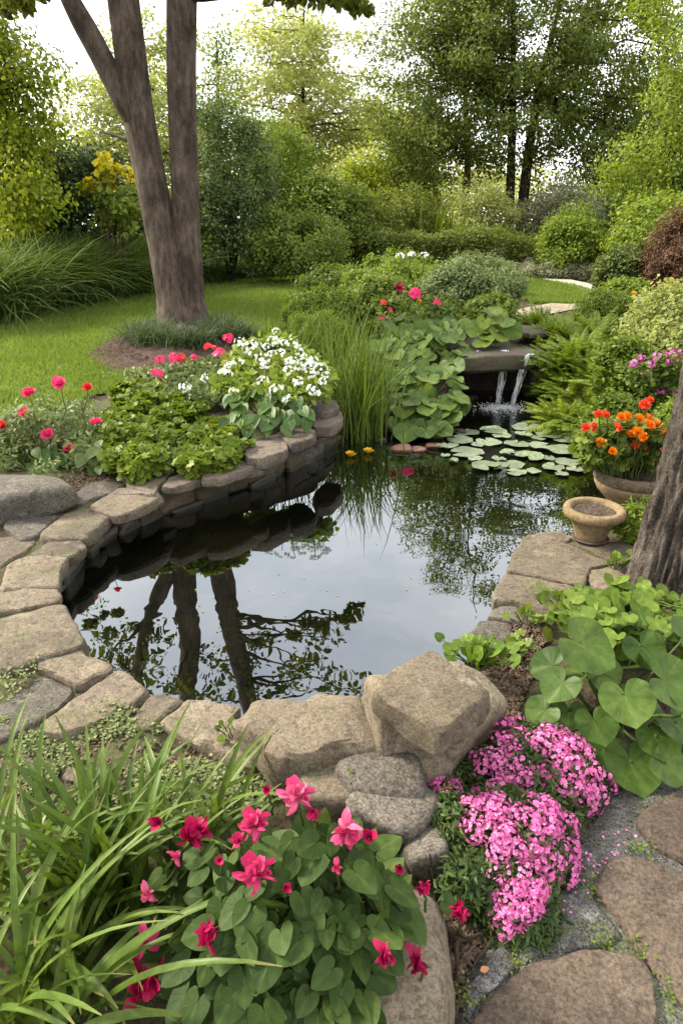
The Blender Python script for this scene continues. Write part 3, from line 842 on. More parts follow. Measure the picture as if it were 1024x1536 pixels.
# ---------------------------------------------------------------- patio
PZ = .085
pz_poly = [P(a, b, PZ)[:2] for a, b in [(690,1560),(672,1500),(700,1440),(745,1390),(830,1320),(880,1240),(930,1150),(985,1130),(1060,1090)]] + [np.array([4.4, 1.75]), np.array([4.4, .2]), np.array([.25, .2])]
pc = np.array(pz_poly)
X, Y = np.meshgrid(np.arange(.1, 4.5, .02), np.arange(.2, 2.0, .02))
i = np.arange(X.size).reshape(X.shape)
f = np.stack([i[:-1, :-1], i[:-1, 1:], i[1:, 1:], i[1:, :-1]], -1).reshape(-1, 4)
sdp = poly_sd(pc, X.ravel(), Y.ravel())
f = f[(sdp[f] < .02).all(1)]
Zp = PZ - .02 + .004 * np.sin(X * 31 + 2 * np.sin(Y * 23)) * np.sin(Y * 27) - np.clip(sdp.reshape(X.shape) + .05, 0, .1) * .5
tag(Geo().add(np.stack([X, Y, Zp], -1).reshape(-1, 3), f).build('patio', M_JOINT), kind='structure')
GP = 'brown flagstones of the patio'
slab('flagstone', [(690,1560),(728,1500),(765,1462),(820,1432),(890,1421),(955,1436),(984,1468),(990,1530),(975,1640),(830,1690),(700,1660)], PZ + .004, .07, M_PAVER, 'rounded brown flagstone nearest the crimson flowers', 'flagstone', GP, seed=5, amp=.011, crown=.003, bevel=.010)
slab('flagstone', [(891,1328),(912,1293),(950,1283),(1010,1300),(1090,1322),(1110,1440),(1080,1530),(1024,1498),(985,1455),(945,1405)], PZ + .004, .07, M_PAVER, 'long brown flagstone with a pointed near end, in the middle of three', 'flagstone', GP, seed=7, amp=.011, crown=.003, bevel=.010)
slab('flagstone', [(958,1232),(985,1198),(1040,1175),(1120,1180),(1140,1260),(1090,1302),(1028,1288),(985,1262)], PZ + .004, .07, M_PAVER, 'brown flagstone beside the round green leaves', 'flagstone', GP, seed=9, amp=.011, crown=.003, bevel=.010)
for k, px in enumerate([[(760,1402),(850,1335),(884,1322),(893,1345),(936,1400),(905,1414),(815,1424),(782,1444)], [(690,1492),(756,1408),(776,1446),(724,1494),(700,1530)]]):
    slab('flagstone', px, PZ - .004, .05, M_JOINT, ['speckled grey flagstone below the phlox', 'speckled grey flagstone beside the bare roots'][k], 'flagstone', 'grey flagstones of the patio', seed=20 + k, amp=.006, crown=.002, bevel=.010)

# ---------------------------------------------------------------- waterfall
slab('ledge_slab', [(668,516,.54),(700,505,.54),(745,498,.54),(815,500,.54),(818,520,.54),(800,531,.54),(745,533,.54),(690,534,.54)], .54, .17, M_LEDGE, 'wet brown ledge slab that the water spills over', 'stone slab', seed=301, amp=.010, crown=.004, bevel=.02)
slab('ledge_slab', [(768,490,.68),(790,484,.68),(842,484,.68),(836,497,.68),(800,500,.68),(766,496,.68)], .68, .06, M_LEDGE, 'thin grey slab bridging the stream above the ledge', 'stone slab', seed=305, amp=.01, crown=.004, bevel=.012)
fl = P(745, 606, 0)
GB = 'dark rocks under the waterfall'
for (dx, dy, z, s, sd, lab) in [(-.05, .75, .2, (1.6, .3, .7), 401, 'dark rock at the back of the waterfall hollow'), (-.72, .38, .2, (.5, .9, .6), 403, 'dark rock holding up the fern free side of the ledge'),
                                (.55, .45, .17, (.4, .9, .5), 405, 'dark rock holding up the fern side of the ledge')]:
    rock('waterfall_rock', (fl[0] + dx, fl[1] + dy, z), s, M_LEDGE, lab, 'rock', GB, seed=sd, planes=6, pw=8)
s0 = P(800, 505, .55)
rock('waterfall_rock', (s0[0] - .12, s0[1] + .30, .56), (.9, .4, .16), M_LEDGE, 'flat dark rock carrying the thin bridging slab', 'rock', GB, seed=407, planes=6, pw=8)
rock('waterfall_rock', P(600, 455, .55) + np.array([0, .1, 0.02]), (.9, .6, .5), M_COPE, 'grey brown rock among the red flowers above the big leaves', 'rock', None, seed=411, planes=7, pw=8, rotz=.5)

def water_fall_mat():
    m, ns, ls, out = new_mat('falling water')
    geo = nd(ns, 'ShaderNodeNewGeometry')
    mp = nd(ns, 'ShaderNodeMapping'); mp.inputs['Scale'].default_value = (1, 1, .12); ls.new(geo.outputs['Position'], mp.inputs['Vector'])
    n1 = nd(ns, 'ShaderNodeTexNoise', Scale=55.0, Detail=4.0); ls.new(mp.outputs[0], n1.inputs['Vector'])
    gl = nd(ns, 'ShaderNodeBsdfGlass', Roughness=.08, IOR=1.25); gl.inputs['Color'].default_value = (.9, .93, .95, 1)
    df = nd(ns, 'ShaderNodeBsdfPrincipled', Roughness=.25); df.inputs['Base Color'].default_value = (.75, .78, .80, 1)
    tr = nd(ns, 'ShaderNodeBsdfTransparent')
    rp = ramp(ns, [(.34, (0, 0, 0)), (.52, (1, 1, 1))]); ls.new(n1.outputs['Fac'], rp.inputs['Fac'])
    m1 = nd(ns, 'ShaderNodeMixShader'); m1.inputs[0].default_value = .55
    ls.new(gl.outputs[0], m1.inputs[1]); ls.new(tr.outputs[0], m1.inputs[2])
    m2 = nd(ns, 'ShaderNodeMixShader'); ls.new(rp.outputs['Color'], m2.inputs[0]); ls.new(m1.outputs[0], m2.inputs[1]); ls.new(df.outputs[0], m2.inputs[2])
    bp = nd(ns, 'ShaderNodeBump', Strength=.6, Distance=.02); ls.new(n1.outputs['Fac'], bp.inputs['Height'])
    ls.new(bp.outputs['Normal'], gl.inputs['Normal']); ls.new(bp.outputs['Normal'], df.inputs['Normal'])
    ls.new(m2.outputs[0], out.inputs['Surface'])
    return m
M_FALL = water_fall_mat()

def tube_geo(pts, rad, ns=8, jit=None):
    pts = np.asarray(pts, float); n = len(pts)
    rad = np.broadcast_to(np.asarray(rad, float), (n,))
    V, prev = [], None
    for i in range(n):
        t = unit(pts[min(i + 1, n - 1)] - pts[max(i - 1, 0)])
        if prev is None: a = unit(np.cross(t, [0.3, .9, .1] if abs(t[1]) < .9 else [1, 0, 0]))
        else: a = unit(prev - (prev @ t) * t)
        prev = a; b = np.cross(t, a)
        for k in range(ns):
            an = 2 * math.pi * k / ns
            r = rad[i] * (jit(i, an, pts[i]) if jit else 1)
            V.append(pts[i] + r * (math.cos(an) * a + math.sin(an) * b))
    F = [[i * ns + k, i * ns + (k + 1) % ns, (i + 1) * ns + (k + 1) % ns, (i + 1) * ns + k] for i in range(n - 1) for k in range(ns)]
    U = [[k / ns, i / max(n - 1, 1)] for i in range(n) for k in range(ns)]
    return np.array(V), np.array(F), np.array(U)

for k, (top, bot, w, lab) in enumerate([((755,524),(744,600),.034,'straight white stream of falling water'), ((794,530),(765,604),.036,'slanting white stream of falling water nearest the ferns'), ((716,524),(706,552),.014,'thin short trickle of water beside the big leaves')]):
    a = P(*top, .545) + np.array([0, -.06, 0]); b = P(*bot, .0) + np.array([0, -.10, 0]) if k < 2 else PY(*bot, a[1] - .05)
    g = Geo()
    for s in range(15 if k < 2 else 3):
        off = rng.normal(0, 1, 3) * np.array([w * .42, w * .22, 0])
        t = np.linspace(0, 1, 22)
        pts = a + off + (b - a)[None] * np.stack([t ** .8, t ** .7, t ** 1.7], 1) + np.stack([np.sin(t * 9 + s) * .008 + np.sin(t * 23 + 2.3 * s) * .004, np.sin(t * 11 + 1.7 * s) * .006, .03 * t * (1 - t)], 1) + np.outer(np.sin(np.pi * t), [0, -.03, 0])
        rr = w * rng.uniform(.08, .22) * (1 + .3 * np.sin(t * rng.uniform(14, 34) + s)) * (.75 + .25 * t)
        V, F, U = tube_geo(pts, rr, 6); g.add(V, F, U)
    tag(g.build('water_stream', M_FALL), lab, 'waterfall', 'streams of the little waterfall')
# foam where the streams land
M_FOAM = stone_mat('foam', [(.55, .56, .56), (.75, .76, .76)], lich=.0, speck=.2, rough=.3)
g = Geo(); n = 1100
ang = rng.uniform(0, 2 * math.pi, n); rr = np.abs(rng.normal(0, 1, n))
fo = P(755, 612, 0)
pos = np.stack([fo[0] + np.cos(ang) * rr * .15, fo[1] + np.sin(ang) * rr * .12, .003 + rng.uniform(0, .012, n)], 1)
T = (ICO4_V[:0], None, None)
oct_v = np.array([[1, 0, 0], [-1, 0, 0], [0, 1, 0], [0, -1, 0], [0, 0, .6], [0, 0, -.6]]); oct_f = np.array([[0, 2, 4], [2, 1, 4], [1, 3, 4], [3, 0, 4], [2, 0, 5], [1, 2, 5], [3, 1, 5], [0, 3, 5]])
scatter(g, (oct_v, oct_f, np.zeros((6, 2))), pos, randdir(n), np.tile([0, 0, 1.], (n, 1)) + .01, rng.uniform(.003, .011, n))
tag(g.build('foam', M_FOAM), 'white foam where the streams hit the pool', 'foam', kind='stuff')

# ---------------------------------------------------------------- lily pads and floating leaves
M_PAD = leaf_mat('lily pad', [(.10, .125, .065), (.22, .25, .18), (.40, .42, .36)], .06, .6, None, .3, 9.0, spots=(.07, .10, .035))
M_PADG = leaf_mat('green lily pad', [(.10, .14, .06), (.20, .25, .13), (.36, .40, .28)], .06, .38, None, .5, 9.0, spots=(.30, .32, .27))
def pad_geo(seed, th=.004):
    rs = np.random.default_rng(seed)
    ph = rs.uniform(0, 6, 4); v, f, u = [], [], []
    na, nr = 34, 4
    def r_of(a):
        r = 1 + .07 * math.sin(2 * a + ph[0]) + .035 * math.sin(3 * a + ph[1]) + .02 * math.sin(7 * a + ph[2]) + .02 * math.sin(13 * a + ph[3])
        e = math.pi - abs(a)
        return r * min(1, .12 + (e / .30) ** .8) if e < .30 else r
    for side in (1, -1):
        b = len(v); v.append([0, 0, th if side > 0 else -.002]); u.append([0, 0])
        for j in range(1, nr + 1):
            for i in range(na):
                a = -math.pi + 2 * math.pi * (i + .5) / na
                r = r_of(a) * j / nr
                z = .007 * max(0, math.sin(2 * a + ph[1])) * (j / nr) ** 4 + .003 * math.sin(5 * a + ph[0]) * (j / nr) ** 2
                v.append([r * math.sin(a), r * math.cos(a), z + (th if side > 0 else (-.002 if j < nr else th - .003))]); u.append([a / math.pi, j / nr])
        for j in range(nr - 1):
            for i in range(na - 1):
                q = b + 1 + j * na + i
                f.append([q, q + na, q + na + 1, q + 1][::side])
        for i in range(0, na - 2, 2):
            f.append([b, b + 1 + i, b + 2 + i, b + 3 + i][::side])
    return np.array(v), np.array(f), np.array(u)
PADS = [(697,648,22,'P','mottled pad nearest the big leaved clump'),(740,646,24,'G','long green and white pad in the back row'),(790,642,25,'P','white pad in the middle of the back row'),(822,653,23,'P','white pad at the fern end of the back row'),
 (690,662,23,'P','round white pad beside the red stones'),(671,671,17,'P','small folded pad touching the red stones'),(733,663,22,'G','greenest pad of the raft'),(752,654,17,'G','small green pad behind the greenest one'),
 (774,667,20,'P','white pad with a green rim, mid raft'),(700,680,28,'P','biggest white pad at the open water edge'),(712,690,13,'P','curled small pad below the biggest one'),(727,701,24,'P','kidney shaped pad at the front'),
 (765,697,24,'P','smooth oval pad at the front, between the kidney shaped and twin pads'),(773,709,17,'P','front pad lying lowest on the open water'),(800,708,12,'P','tiny front pad touching the lowest one'),(793,685,24,'G','half green half white pad'),
 (810,671,20,'P','pale green pad behind the half green one'),(840,677,24,'P','large frosted pad toward the marigold bowl'),(846,660,19,'G','green tinted pad below the ferns'),(852,694,20,'P','flat white pad below the marigolds'),
 (829,702,19,'P','pointed white pad in front of the flat one'),(864,706,15,'P','ragged pad under the marigold leaves'),(866,648,15,'P','pad half under the ferns'),(760,681,14,'G','sunken green pad amid the raft'),(668,683,9,'P','smallest pad off the open water edge'),(870,680,14,'P','narrow pad by the bank under the marigold leaves'),
 (715,668,12,'P','little frosted pad between the round and greenest pads'),(748,690,12,'P','little pad wedged between the kidney shaped and oval pads'),(784,653,14,'G','green pad amid the back row'),(806,660,12,'P','little pad behind the pale green one'),(820,687,13,'P','little pad between the large frosted and pointed pads'),(745,702,10,'P','tiny pad between the kidney shaped and lowest pads'),(842,712,11,'P','tiny pad before the ragged one'),(680,692,9,'P','tiny drifting pad left of the curled one')]
for k, (px, py, w, kind, lab) in enumerate(PADS):
    V, F, U = pad_geo(500 + k)
    c = P(px, py, .004); r = w / FPX * np.linalg.norm(c - CAMN) * .88
    a = rng.uniform(0, 6.28); ca, sa = math.cos(a), math.sin(a)
    V = V * np.array([r, r * rng.uniform(.86, 1.05), 1]); V = np.stack([V[:, 0] * ca - V[:, 1] * sa, V[:, 0] * sa + V[:, 1] * ca, V[:, 2]], 1)
    tag(Geo().add(V, F, U).build('lily_pad', M_PAD if kind == 'P' else M_PADG, None, (c[0], c[1], .003 + .0035 * (k % 6))), lab, 'lily pad', 'lily pads floating on the pond')
M_RED = stone_mat('red stone', [(.10, .045, .03), (.22, .11, .07)], (.3, .2, .13), .4, .4, rough=.5)
M_YEL = petal_mat('yellow leaf', [(.75, .42, .01), (.85, .60, .02)], .2)
for px, py, w, mt, lab in [(600,673,17,M_RED,'wide red flat stone at the waterline'), (629,675,11,M_RED,'middle orange flat stone at the waterline'), (649,669,12,M_RED,'orange flat stone nearest the lily pads'), (571,661,10,M_GREY,'grey flat stone below the reeds'), (708,597,9,M_GREY,'grey stone in the pool beside the big leaves'), (690,648,9,M_GREY,'dark stone behind the nearest lily pad')]:
    c = P(px, py, .005); r = w / FPX * np.linalg.norm(c - CAMN)
    rock('flat_stone', (c[0], c[1], .006), (2 * r, 1.7 * r, .045), mt, lab, 'stone', 'flat stones at the waterline', seed=int(px), planes=4, pw=6)
for px, py, w, lab in [(525, 685, 11, 'yellow floating flower nearest the wall'), (552, 680, 9, 'yellow floating flower nearest the red stones')]:
    c = P(px, py, .006); g = Geo()
    for q in range(9):
        a = q * 2.4; d = np.array([[math.cos(a), math.sin(a), .25 + .05 * q]])
        scatter(g, PETAL, np.array([[0, 0, .002 * q]]), d, np.array([[0, 0, 1.]]), .055 - .002 * q, .8)
    tag(g.build('floating_flower', M_YEL, None, c), lab, 'flower', 'yellow flowers on the water')

# ================================================================ plant builders
def wloc(o):
    v = np.array(o.location)
    return v if o.parent is None else v + wloc(o.parent)

def part(g, name, mat, root, smooth=True):
    """a mesh gathered in world coordinates becomes a part of root"""
    off = wloc(root)
    g.V = [np.concatenate(g.V) - off]; g.U = [np.concatenate(g.U)]
    return g.build(name, mat, root, None, smooth)

def head(name, mesh, root, pos, up=(0, 0, 1), scale=1.0):
    """one flower: a copy of a flower mesh at a world point, its axis along up"""
    o = bpy.data.objects.new(name, mesh)
    COL.objects.link(o); o.parent = root
    o.location = Vector(np.asarray(pos) - wloc(root))
    q = Vector(up).to_track_quat('Z', 'Y').to_matrix().to_4x4() @ Matrix.Rotation(random.uniform(0, 6.28), 4, 'Z')
    o.rotation_euler = q.to_euler(); o.scale = (scale,) * 3
    return o

def shell(n, c, r, zmin=-1.0, inner=.72):
    d = randdir(n * 3); d = d[d[:, 2] > zmin][:n]
    return np.asarray(c) + d * np.asarray(r) * (rng.uniform(inner, 1.0, len(d)) ** .6)[:, None]

def clumps(g, C, cr, npc, size, T, c0, flat=.7, width=1.0, hang=0.0, outw=.6, up=.45, spread=.55, align=.25):
    C = np.asarray(C); n = len(C) * npc
    cr = np.repeat(np.broadcast_to(cr, (len(C),)), npc)[:, None]
    off = randdir(n) * (rng.uniform(0, 1, n) ** .5)[:, None] * np.array([1, 1, flat])
    pos = np.repeat(C, npc, 0) + off * cr
    o = unit(pos - np.asarray(c0)) * outw + off * .5 + np.array([0, 0, up]) + rng.normal(0, spread, (n, 3))
    d = np.cross(o, randdir(n)) + unit(o) * align + np.array([0, 0, -hang]) + off * .35
    scatter(g, T, pos, d, o, size * rng.uniform(.55, 1.35, n), width)
    return g

def shrub(name, base, r, h, nc, npc, cr, size, T, mat, label, cat='shrub', group=None, zmin=-.75, stems=5, smat=None, wide=1.0, hang=0.0, up=.45, c0z=.42, top=None, flat=.7, fill=True):
    base = np.asarray(base, float); rx, ry = (r if hasattr(r, '__len__') else (r, r))
    root = empty(name, base, label, cat, group)
    c = base + np.array([0, 0, h * .52])
    C = shell(nc, c, (rx, ry, h * .5), zmin)
    # uneven outline: lobes swell and shrink
    lob = np.array([fnoise((p - c) / max(rx, h), 2.2, len(label)) for p in C])
    lob = lob + .55 * np.array([fnoise((p - c) / max(rx, h), 5.5, len(label) + 7) for p in C])
    C = c + (C - c) * (1 + .42 * lob + .16 * rng.uniform(0, 1, len(C)) ** 4)[:, None] * .95
    C[:, 2] = np.maximum(C[:, 2], base[2] + cr * .35)
    g = Geo()
    clumps(g, C, cr * rng.uniform(.55, 1.35, len(C)), npc, size, T, base + np.array([0, 0, h * c0z]), flat, wide, hang, up=up)
    if fill:
        Ci = shell(max(nc // 3, 4), c, (rx * .6, ry * .6, h * .36), -1, .3)
        clumps(g, Ci, cr * 1.1, max(npc // 2, 6), size * 1.2, T, c, .8, wide)
    part(g, 'foliage', mat, root)
    if stems:
        s = Geo()
        for k in range(stems):
            q = C[rng.integers(len(C))]
            t = np.linspace(0, 1, 6)[:, None]
            pts = base + rng.normal(0, .03, 3) * [1, 1, 0] + (q - base) * t + np.array([0, 0, .15 * h]) * t * (1 - t)
            V, F, U = tube_geo(pts, np.linspace(.012, .004, 6) * max(h, .5), 5); s.add(V, F, U)
        part(s, 'stem', smat or M_TWIG, root)
    return root

def boxed(x0, y0, x1, y1, Y, depth=1.0):
    """base point, radii and height of a plant that fills a photo box at distance Y"""
    xm = (x0 + x1) / 2
    w = abs(PY(x1, y1, Y)[0] - PY(x0, y1, Y)[0]) / 2
    b = PY(xm, y1, Y); z = hz(b[0], Y)
    return np.array([b[0], Y, z]), (w, w * depth), PY(xm, y0, Y)[2] - z

def blades(n, base, spread, L, W, lean, curve, mat=None, nseg=7, fold=.25, az=None, g=None, taper=.7, twist=.3):
    g = g or Geo()
    base = np.asarray(base, float)
    a = rng.uniform(0, 2 * math.pi, n) if az is None else rng.normal(az[0], az[1], n)
    L = rng.uniform(*L, n); W = rng.uniform(*W, n); l0 = np.abs(rng.normal(lean[0], lean[1], n)); cv = rng.uniform(*curve, n)
    p = base + np.stack([rng.normal(0, spread, n), rng.normal(0, spread, n), np.zeros(n)], 1) if base.ndim == 1 else base
    ho = np.stack([np.cos(a), np.sin(a), 0 * a], 1); sd = np.stack([-np.sin(a), np.cos(a), 0 * a], 1)
    tw = rng.normal(0, twist, n)
    rows = []
    for i in range(nseg + 1):
        t = i / nseg
        ph = l0 + cv * t ** 1.4
        dirv = ho * np.sin(ph)[:, None] + np.array([0, 0, 1.]) * np.cos(ph)[:, None]
        if i: p = p + dirv * (L / nseg)[:, None]
        nrm = ho * -np.cos(ph)[:, None] + np.array([0, 0, 1.]) * np.sin(ph)[:, None]
        s2 = sd * np.cos(tw * t)[:, None] + nrm * np.sin(tw * t)[:, None]
        w = W * (min(1, .65 + t * 1.2)) * max(1 - t ** 2.2, .02) ** taper
        rows.append(np.stack([p - s2 * w[:, None] / 2 + nrm * (w * fold)[:, None], p, p + s2 * w[:, None] / 2 + nrm * (w * fold)[:, None]], 1))
    V = np.stack(rows, 1)  # n, seg+1, 3, 3
    k = (nseg + 1) * 3
    f = []
    for i in range(nseg):
        b = 3 * i; f += [[b, b + 1, b + 4, b + 3], [b + 1, b + 2, b + 5, b + 4]]
    F = (np.array(f)[None] + (np.arange(n) * k)[:, None, None]).reshape(-1, 4)
    u = np.array([[c, i / nseg] for i in range(nseg + 1) for c in (-1, 0, 1)])
    g.add(V.reshape(-1, 3), F, np.tile(u, (n, 1)))
    return g

def fronds(g, base, n, L, lean=(.75, .25), az=None, leaflet=.075, npin=22):
    for _ in range(n):
        a = rng.uniform(0, 6.283) if az is None else rng.normal(*az)
        l = L * rng.uniform(.7, 1.15); l0 = max(.15, rng.normal(*lean)); cv = rng.uniform(.5, 1.0)
        t = np.linspace(0, 1, npin)
        ph = l0 + cv * t
        st = np.stack([np.sin(ph) * math.cos(a), np.sin(ph) * math.sin(a), np.cos(ph)], 1)
        p = np.asarray(base) + np.cumsum(st, 0) * l / npin
        sd = np.array([-math.sin(a), math.cos(a), 0])
        nr = np.cross(st, sd) * -1
        w = leaflet * L / .5 * np.sin(np.pi * np.clip(t * .93 + .07, 0, 1)) ** .7
        for s in (-1, 1):
            d = st * .45 + sd * s + rng.normal(0, .07, (npin, 3)) - np.array([0, 0, .12])
            scatter(g, L_LANCE, p[2:], d[2:], -nr[2:] + rng.normal(0, .15, (npin - 2, 3)), w[2:] + .01, 1.35)
    return g

M_TWIG = bark_mat('twig bark', [(.03, .02, .012), (.09, .065, .042)], 1, 20)
M_STEM = leaf_mat('green stem', [(.05, .075, .02), (.09, .12, .035)], .1)

def branch_tubes(g, src, dst, r0, r1, sag=.12, n=7, ns=6):
    t = np.linspace(0, 1, n)[:, None]
    L = np.linalg.norm(dst - src)
    pts = src + (dst - src) * t + np.array([0, 0, sag * L]) * t * (1 - t) + np.concatenate([np.zeros((1, 3)), rng.normal(0, .018 * L, (n - 1, 3))])
    V, F, U = tube_geo(pts, np.linspace(r0, r1, n), ns); g.add(V, F, U)

def tree(name, base, stems, ell, nc, npc, cr, size, T, mat, bark, label, cat='tree', group=None, nbr=26, hang=0.0, seedshape=1, inner=.35, wide=1.0, up=.5, extra=None, flat=.55):
    """stems: list of (points, radii) in the world; ell: list of (centre, radii) lobes of the crown"""
    root = empty(name, base, label, cat, group)
    cs = []
    vol = np.array([np.prod(e[1]) ** .7 for e in ell]); vol = vol / vol.sum()
    for (c, r), v in zip(ell, vol):
        C = shell(max(int(nc * v), 3), c, r, -1, inner)
        lob = np.array([fnoise((p - np.asarray(c)) / max(r), 2.6, seedshape) for p in C])
        cs.append(np.asarray(c) + (C - np.asarray(c)) * (1 + .35 * lob)[:, None])
    C = np.concatenate(cs)
    if extra is not None: C = np.concatenate([C, extra])
    c0 = np.mean([e[0] for e in ell], 0)
    g = Geo(); clumps(g, C, cr, npc, size, T, c0, flat, wide, hang, up=up)
    part(g, 'crown', mat, root)
    s = Geo()
    for pts, rad in stems:
        V, F, U = tube_geo(pts, rad, 14, lambda i, an, p: 1 + .09 * noise.noise(Vector((math.cos(an) * 1.5, math.sin(an) * 1.5, p[2] * .6)))); s.add(V, F, U)
    allp = np.concatenate([np.asarray(p)[len(p) // 2:] for p, _ in stems]); allr = np.concatenate([np.broadcast_to(r, (len(p),))[len(p) // 2:] for p, r in stems])
    for k in rng.permutation(len(C))[:nbr]:
        d = np.linalg.norm((allp - C[k]) * [1, 1, .6], axis=1) + np.maximum(allp[:, 2] - C[k][2], 0) * 1.5
        j = int(np.argmin(d)); r = min(allr[j] * .5, .02 + .012 * np.linalg.norm(C[k] - allp[j]))
        branch_tubes(s, allp[j], C[k], r, .008)
    part(s, 'trunk', bark, root)
    return root

def smooth_path(pts, n=40):
    pts = np.asarray(pts, float); t = np.linspace(0, 1, len(pts)); tt = np.linspace(0, 1, n)
    out = np.stack([np.interp(tt, t, pts[:, k]) for k in range(pts.shape[1])], 1)
    for _ in range(6):
        out[1:-1] = .25 * out[:-2] + .5 * out[1:-1] + .25 * out[2:]
    return out

# ---------------------------------------------------------------- flower meshes
def petals(g, n, open_, size, T, width=1.0, z=0.0, r=0.0, jit=.12, ph=0.0, roll=0.0, c=(0, 0, 0)):
    a = ph + np.arange(n) * 2 * math.pi / n + rng.normal(0, jit, n)
    o = open_ + rng.normal(0, jit, n)
    d = np.stack([np.cos(a) * np.sin(o), np.sin(a) * np.sin(o), np.cos(o)], 1)
    nr = np.stack([-np.cos(a) * np.cos(o), -np.sin(a) * np.cos(o), np.sin(o)], 1) + rng.normal(0, roll, (n, 3))
    p = np.stack([np.cos(a) * r, np.sin(a) * r, np.full(n, z)], 1) + np.asarray(c)
    return scatter(g, T, p, d, nr, size * rng.uniform(.85, 1.12, n), width)

def rose_mesh():
    g = Geo()
    for k, (n, o, s, w) in enumerate([(3, .12, .62, 1.1), (4, .35, .72, 1.2), (5, .62, .82, 1.25), (6, .95, .92, 1.25), (7, 1.35, 1.0, 1.15)]):
        petals(g, n, o, s, PETAL, w, .10 - .03 * k, .03 + .015 * k, .15, k * .7, .15)
    return g.mesh('rose')
def floret(g, c, up, s, T=PETAL_S, n=5, op=1.35):
    q = Vector(up).to_track_quat('Z', 'Y').to_matrix(); Q = np.array(q)
    h = Geo(); petals(h, n, op, s, T, 1.15, 0, 0, .1, rng.uniform(0, 6))
    M = np.eye(4); M[:3, :3] = Q; M[:3, 3] = c
    g.addgeo(h, M)
def umbel_mesh(name, n, R_, s, flat=.7, T=PETAL_S, low=-.15, k=5, op=1.3):
    g = Geo()
    d = randdir(n * 6); d = d[d[:, 2] > low][:n]
    for v in d:
        floret(g, v * np.array([R_, R_, R_ * flat]) * rng.uniform(.85, 1.05), unit(v + rng.normal(0, .2, 3)), s * rng.uniform(.8, 1.15), T, k, op)
    return g.mesh(name)
def pompom_mesh(name):
    g = Geo()
    for k, (n, o, s) in enumerate([(7, .25, .45), (9, .6, .55), (11, .95, .65), (12, 1.3, .75), (10, 1.65, .7)]):
        petals(g, n, o, s, PETAL, .85, .12 - .05 * k, .08 + .06 * k, .22, k, .3)
    return g.mesh(name)
def ragged_mesh(name, seed, stars=2):
    """a loose crimson bloom: many narrow, curled, pointed petals of unequal length thrown about two or three centres"""
    g = Geo()
    rs = np.random.default_rng(seed)
    for q in range(stars):
        c = np.array([rs.normal(0, .30), rs.normal(0, .30), rs.normal(0, .15)]) * (q > 0)
        h = Geo()
        for k in range(13):
            petals(h, 1, rs.uniform(.15, 1.9), rs.uniform(.45, 1.05), PETAL_L if k % 3 else PETAL, rs.uniform(.65, 1.05), rs.uniform(0, .08), .03, .05, rs.uniform(0, 6.28), .55)
        M = np.eye(4); M[:3, :3] = np.array(Vector(unit(np.array([rs.normal(0, .5), rs.normal(0, .5), 1.]))).to_track_quat('Z', 'Y').to_matrix()); M[:3, 3] = c
        g.addgeo(h, M)
    return g.mesh(name)
def star_mesh(name):
    g = Geo(); petals(g, 5, 1.5, 1.0, PETAL_L, .9, 0, .02, .2, 0, .3); petals(g, 3, .5, .5, PETAL, .6, .02, .02, .3, 1, .3)
    return g.mesh(name)
def bud_mesh(name):
    g = Geo(); petals(g, 3, .18, 1.0, PETAL_L, 1.3, 0, .05, .1, 0, .2); petals(g, 3, .12, .9, PETAL_L, 1.3, 0, .04, .1, 1, .2)
    return g.mesh(name)

def with_mat(me, mat):
    me.materials.append(mat); return me

# petal colours
M_CRIM = petal_mat('crimson petal', [(.20, .002, .035), (.38, .006, .065), (.52, .03, .12)], .25)
M_CRIM2 = petal_mat('pink red petal', [(.42, .010, .08), (.54, .035, .14), (.66, .14, .25)], .3)
M_ROSE = petal_mat('rose petal', [(.66, .016, .10), (.82, .05, .19), (.86, .13, .29)], .3)
M_CORAL = petal_mat('coral petal', [(.72, .03, .05), (.85, .09, .09)], .3)
M_WHITE = petal_mat('white petal', [(.72, .74, .70), (.85, .86, .84)], .25)
M_PHLOX = petal_mat('phlox petal', [(.50, .07, .25), (.64, .14, .37), (.75, .34, .53)], .2, centre=(.45, .02, .2))
M_ORANGE = petal_mat('orange petal', [(.82, .20, .005), (.88, .32, .01), (.86, .12, .01)], .25)
M_REDO = petal_mat('red orange petal', [(.80, .06, .02), (.85, .13, .05)], .25)
M_MAG = petal_mat('magenta petal', [(.42, .05, .26), (.62, .13, .42), (.66, .30, .5)], .25)
M_YELF = petal_mat('yellow petal', [(.80, .45, .01), (.85, .6, .03)], .2)

ROSE = [with_mat(rose_mesh(), M_ROSE) for _ in range(2)] + [with_mat(rose_mesh(), M_CORAL)]
GERAN = [with_mat(umbel_mesh('geranium head', 16, .8, .5), M_ROSE), with_mat(umbel_mesh('geranium head', 13, .8, .5), M_CORAL)]
WHITEH = [with_mat(umbel_mesh('white head', 20, 1.0, .26, .6), M_WHITE), with_mat(umbel_mesh('white head', 13, 1.0, .28, .6), M_WHITE)]
PHLOXH = [with_mat(umbel_mesh('phlox head', 26, 1.3, .25, .5, low=.0), M_PHLOX), with_mat(umbel_mesh('phlox head', 18, 1.25, .26, .5, low=.0), M_PHLOX), with_mat(umbel_mesh('phlox head', 9, 1.1, .27, .5, low=.0), M_PHLOX)]
POM = [with_mat(pompom_mesh('marigold'), M_ORANGE), with_mat(pompom_mesh('marigold'), M_REDO)]
RAG = [with_mat(ragged_mesh('crimson bloom', k, s), m) for k, s, m in ((1, 3, M_CRIM), (2, 2, M_CRIM), (3, 3, M_CRIM2), (4, 1, M_CRIM2))]
RAG += [with_mat(ragged_mesh('crimson bloom', 9, 1), M_CRIM)]
STAR = with_mat(star_mesh('crimson star'), M_CRIM2); BUD = with_mat(bud_mesh('crimson bud'), M_CRIM)
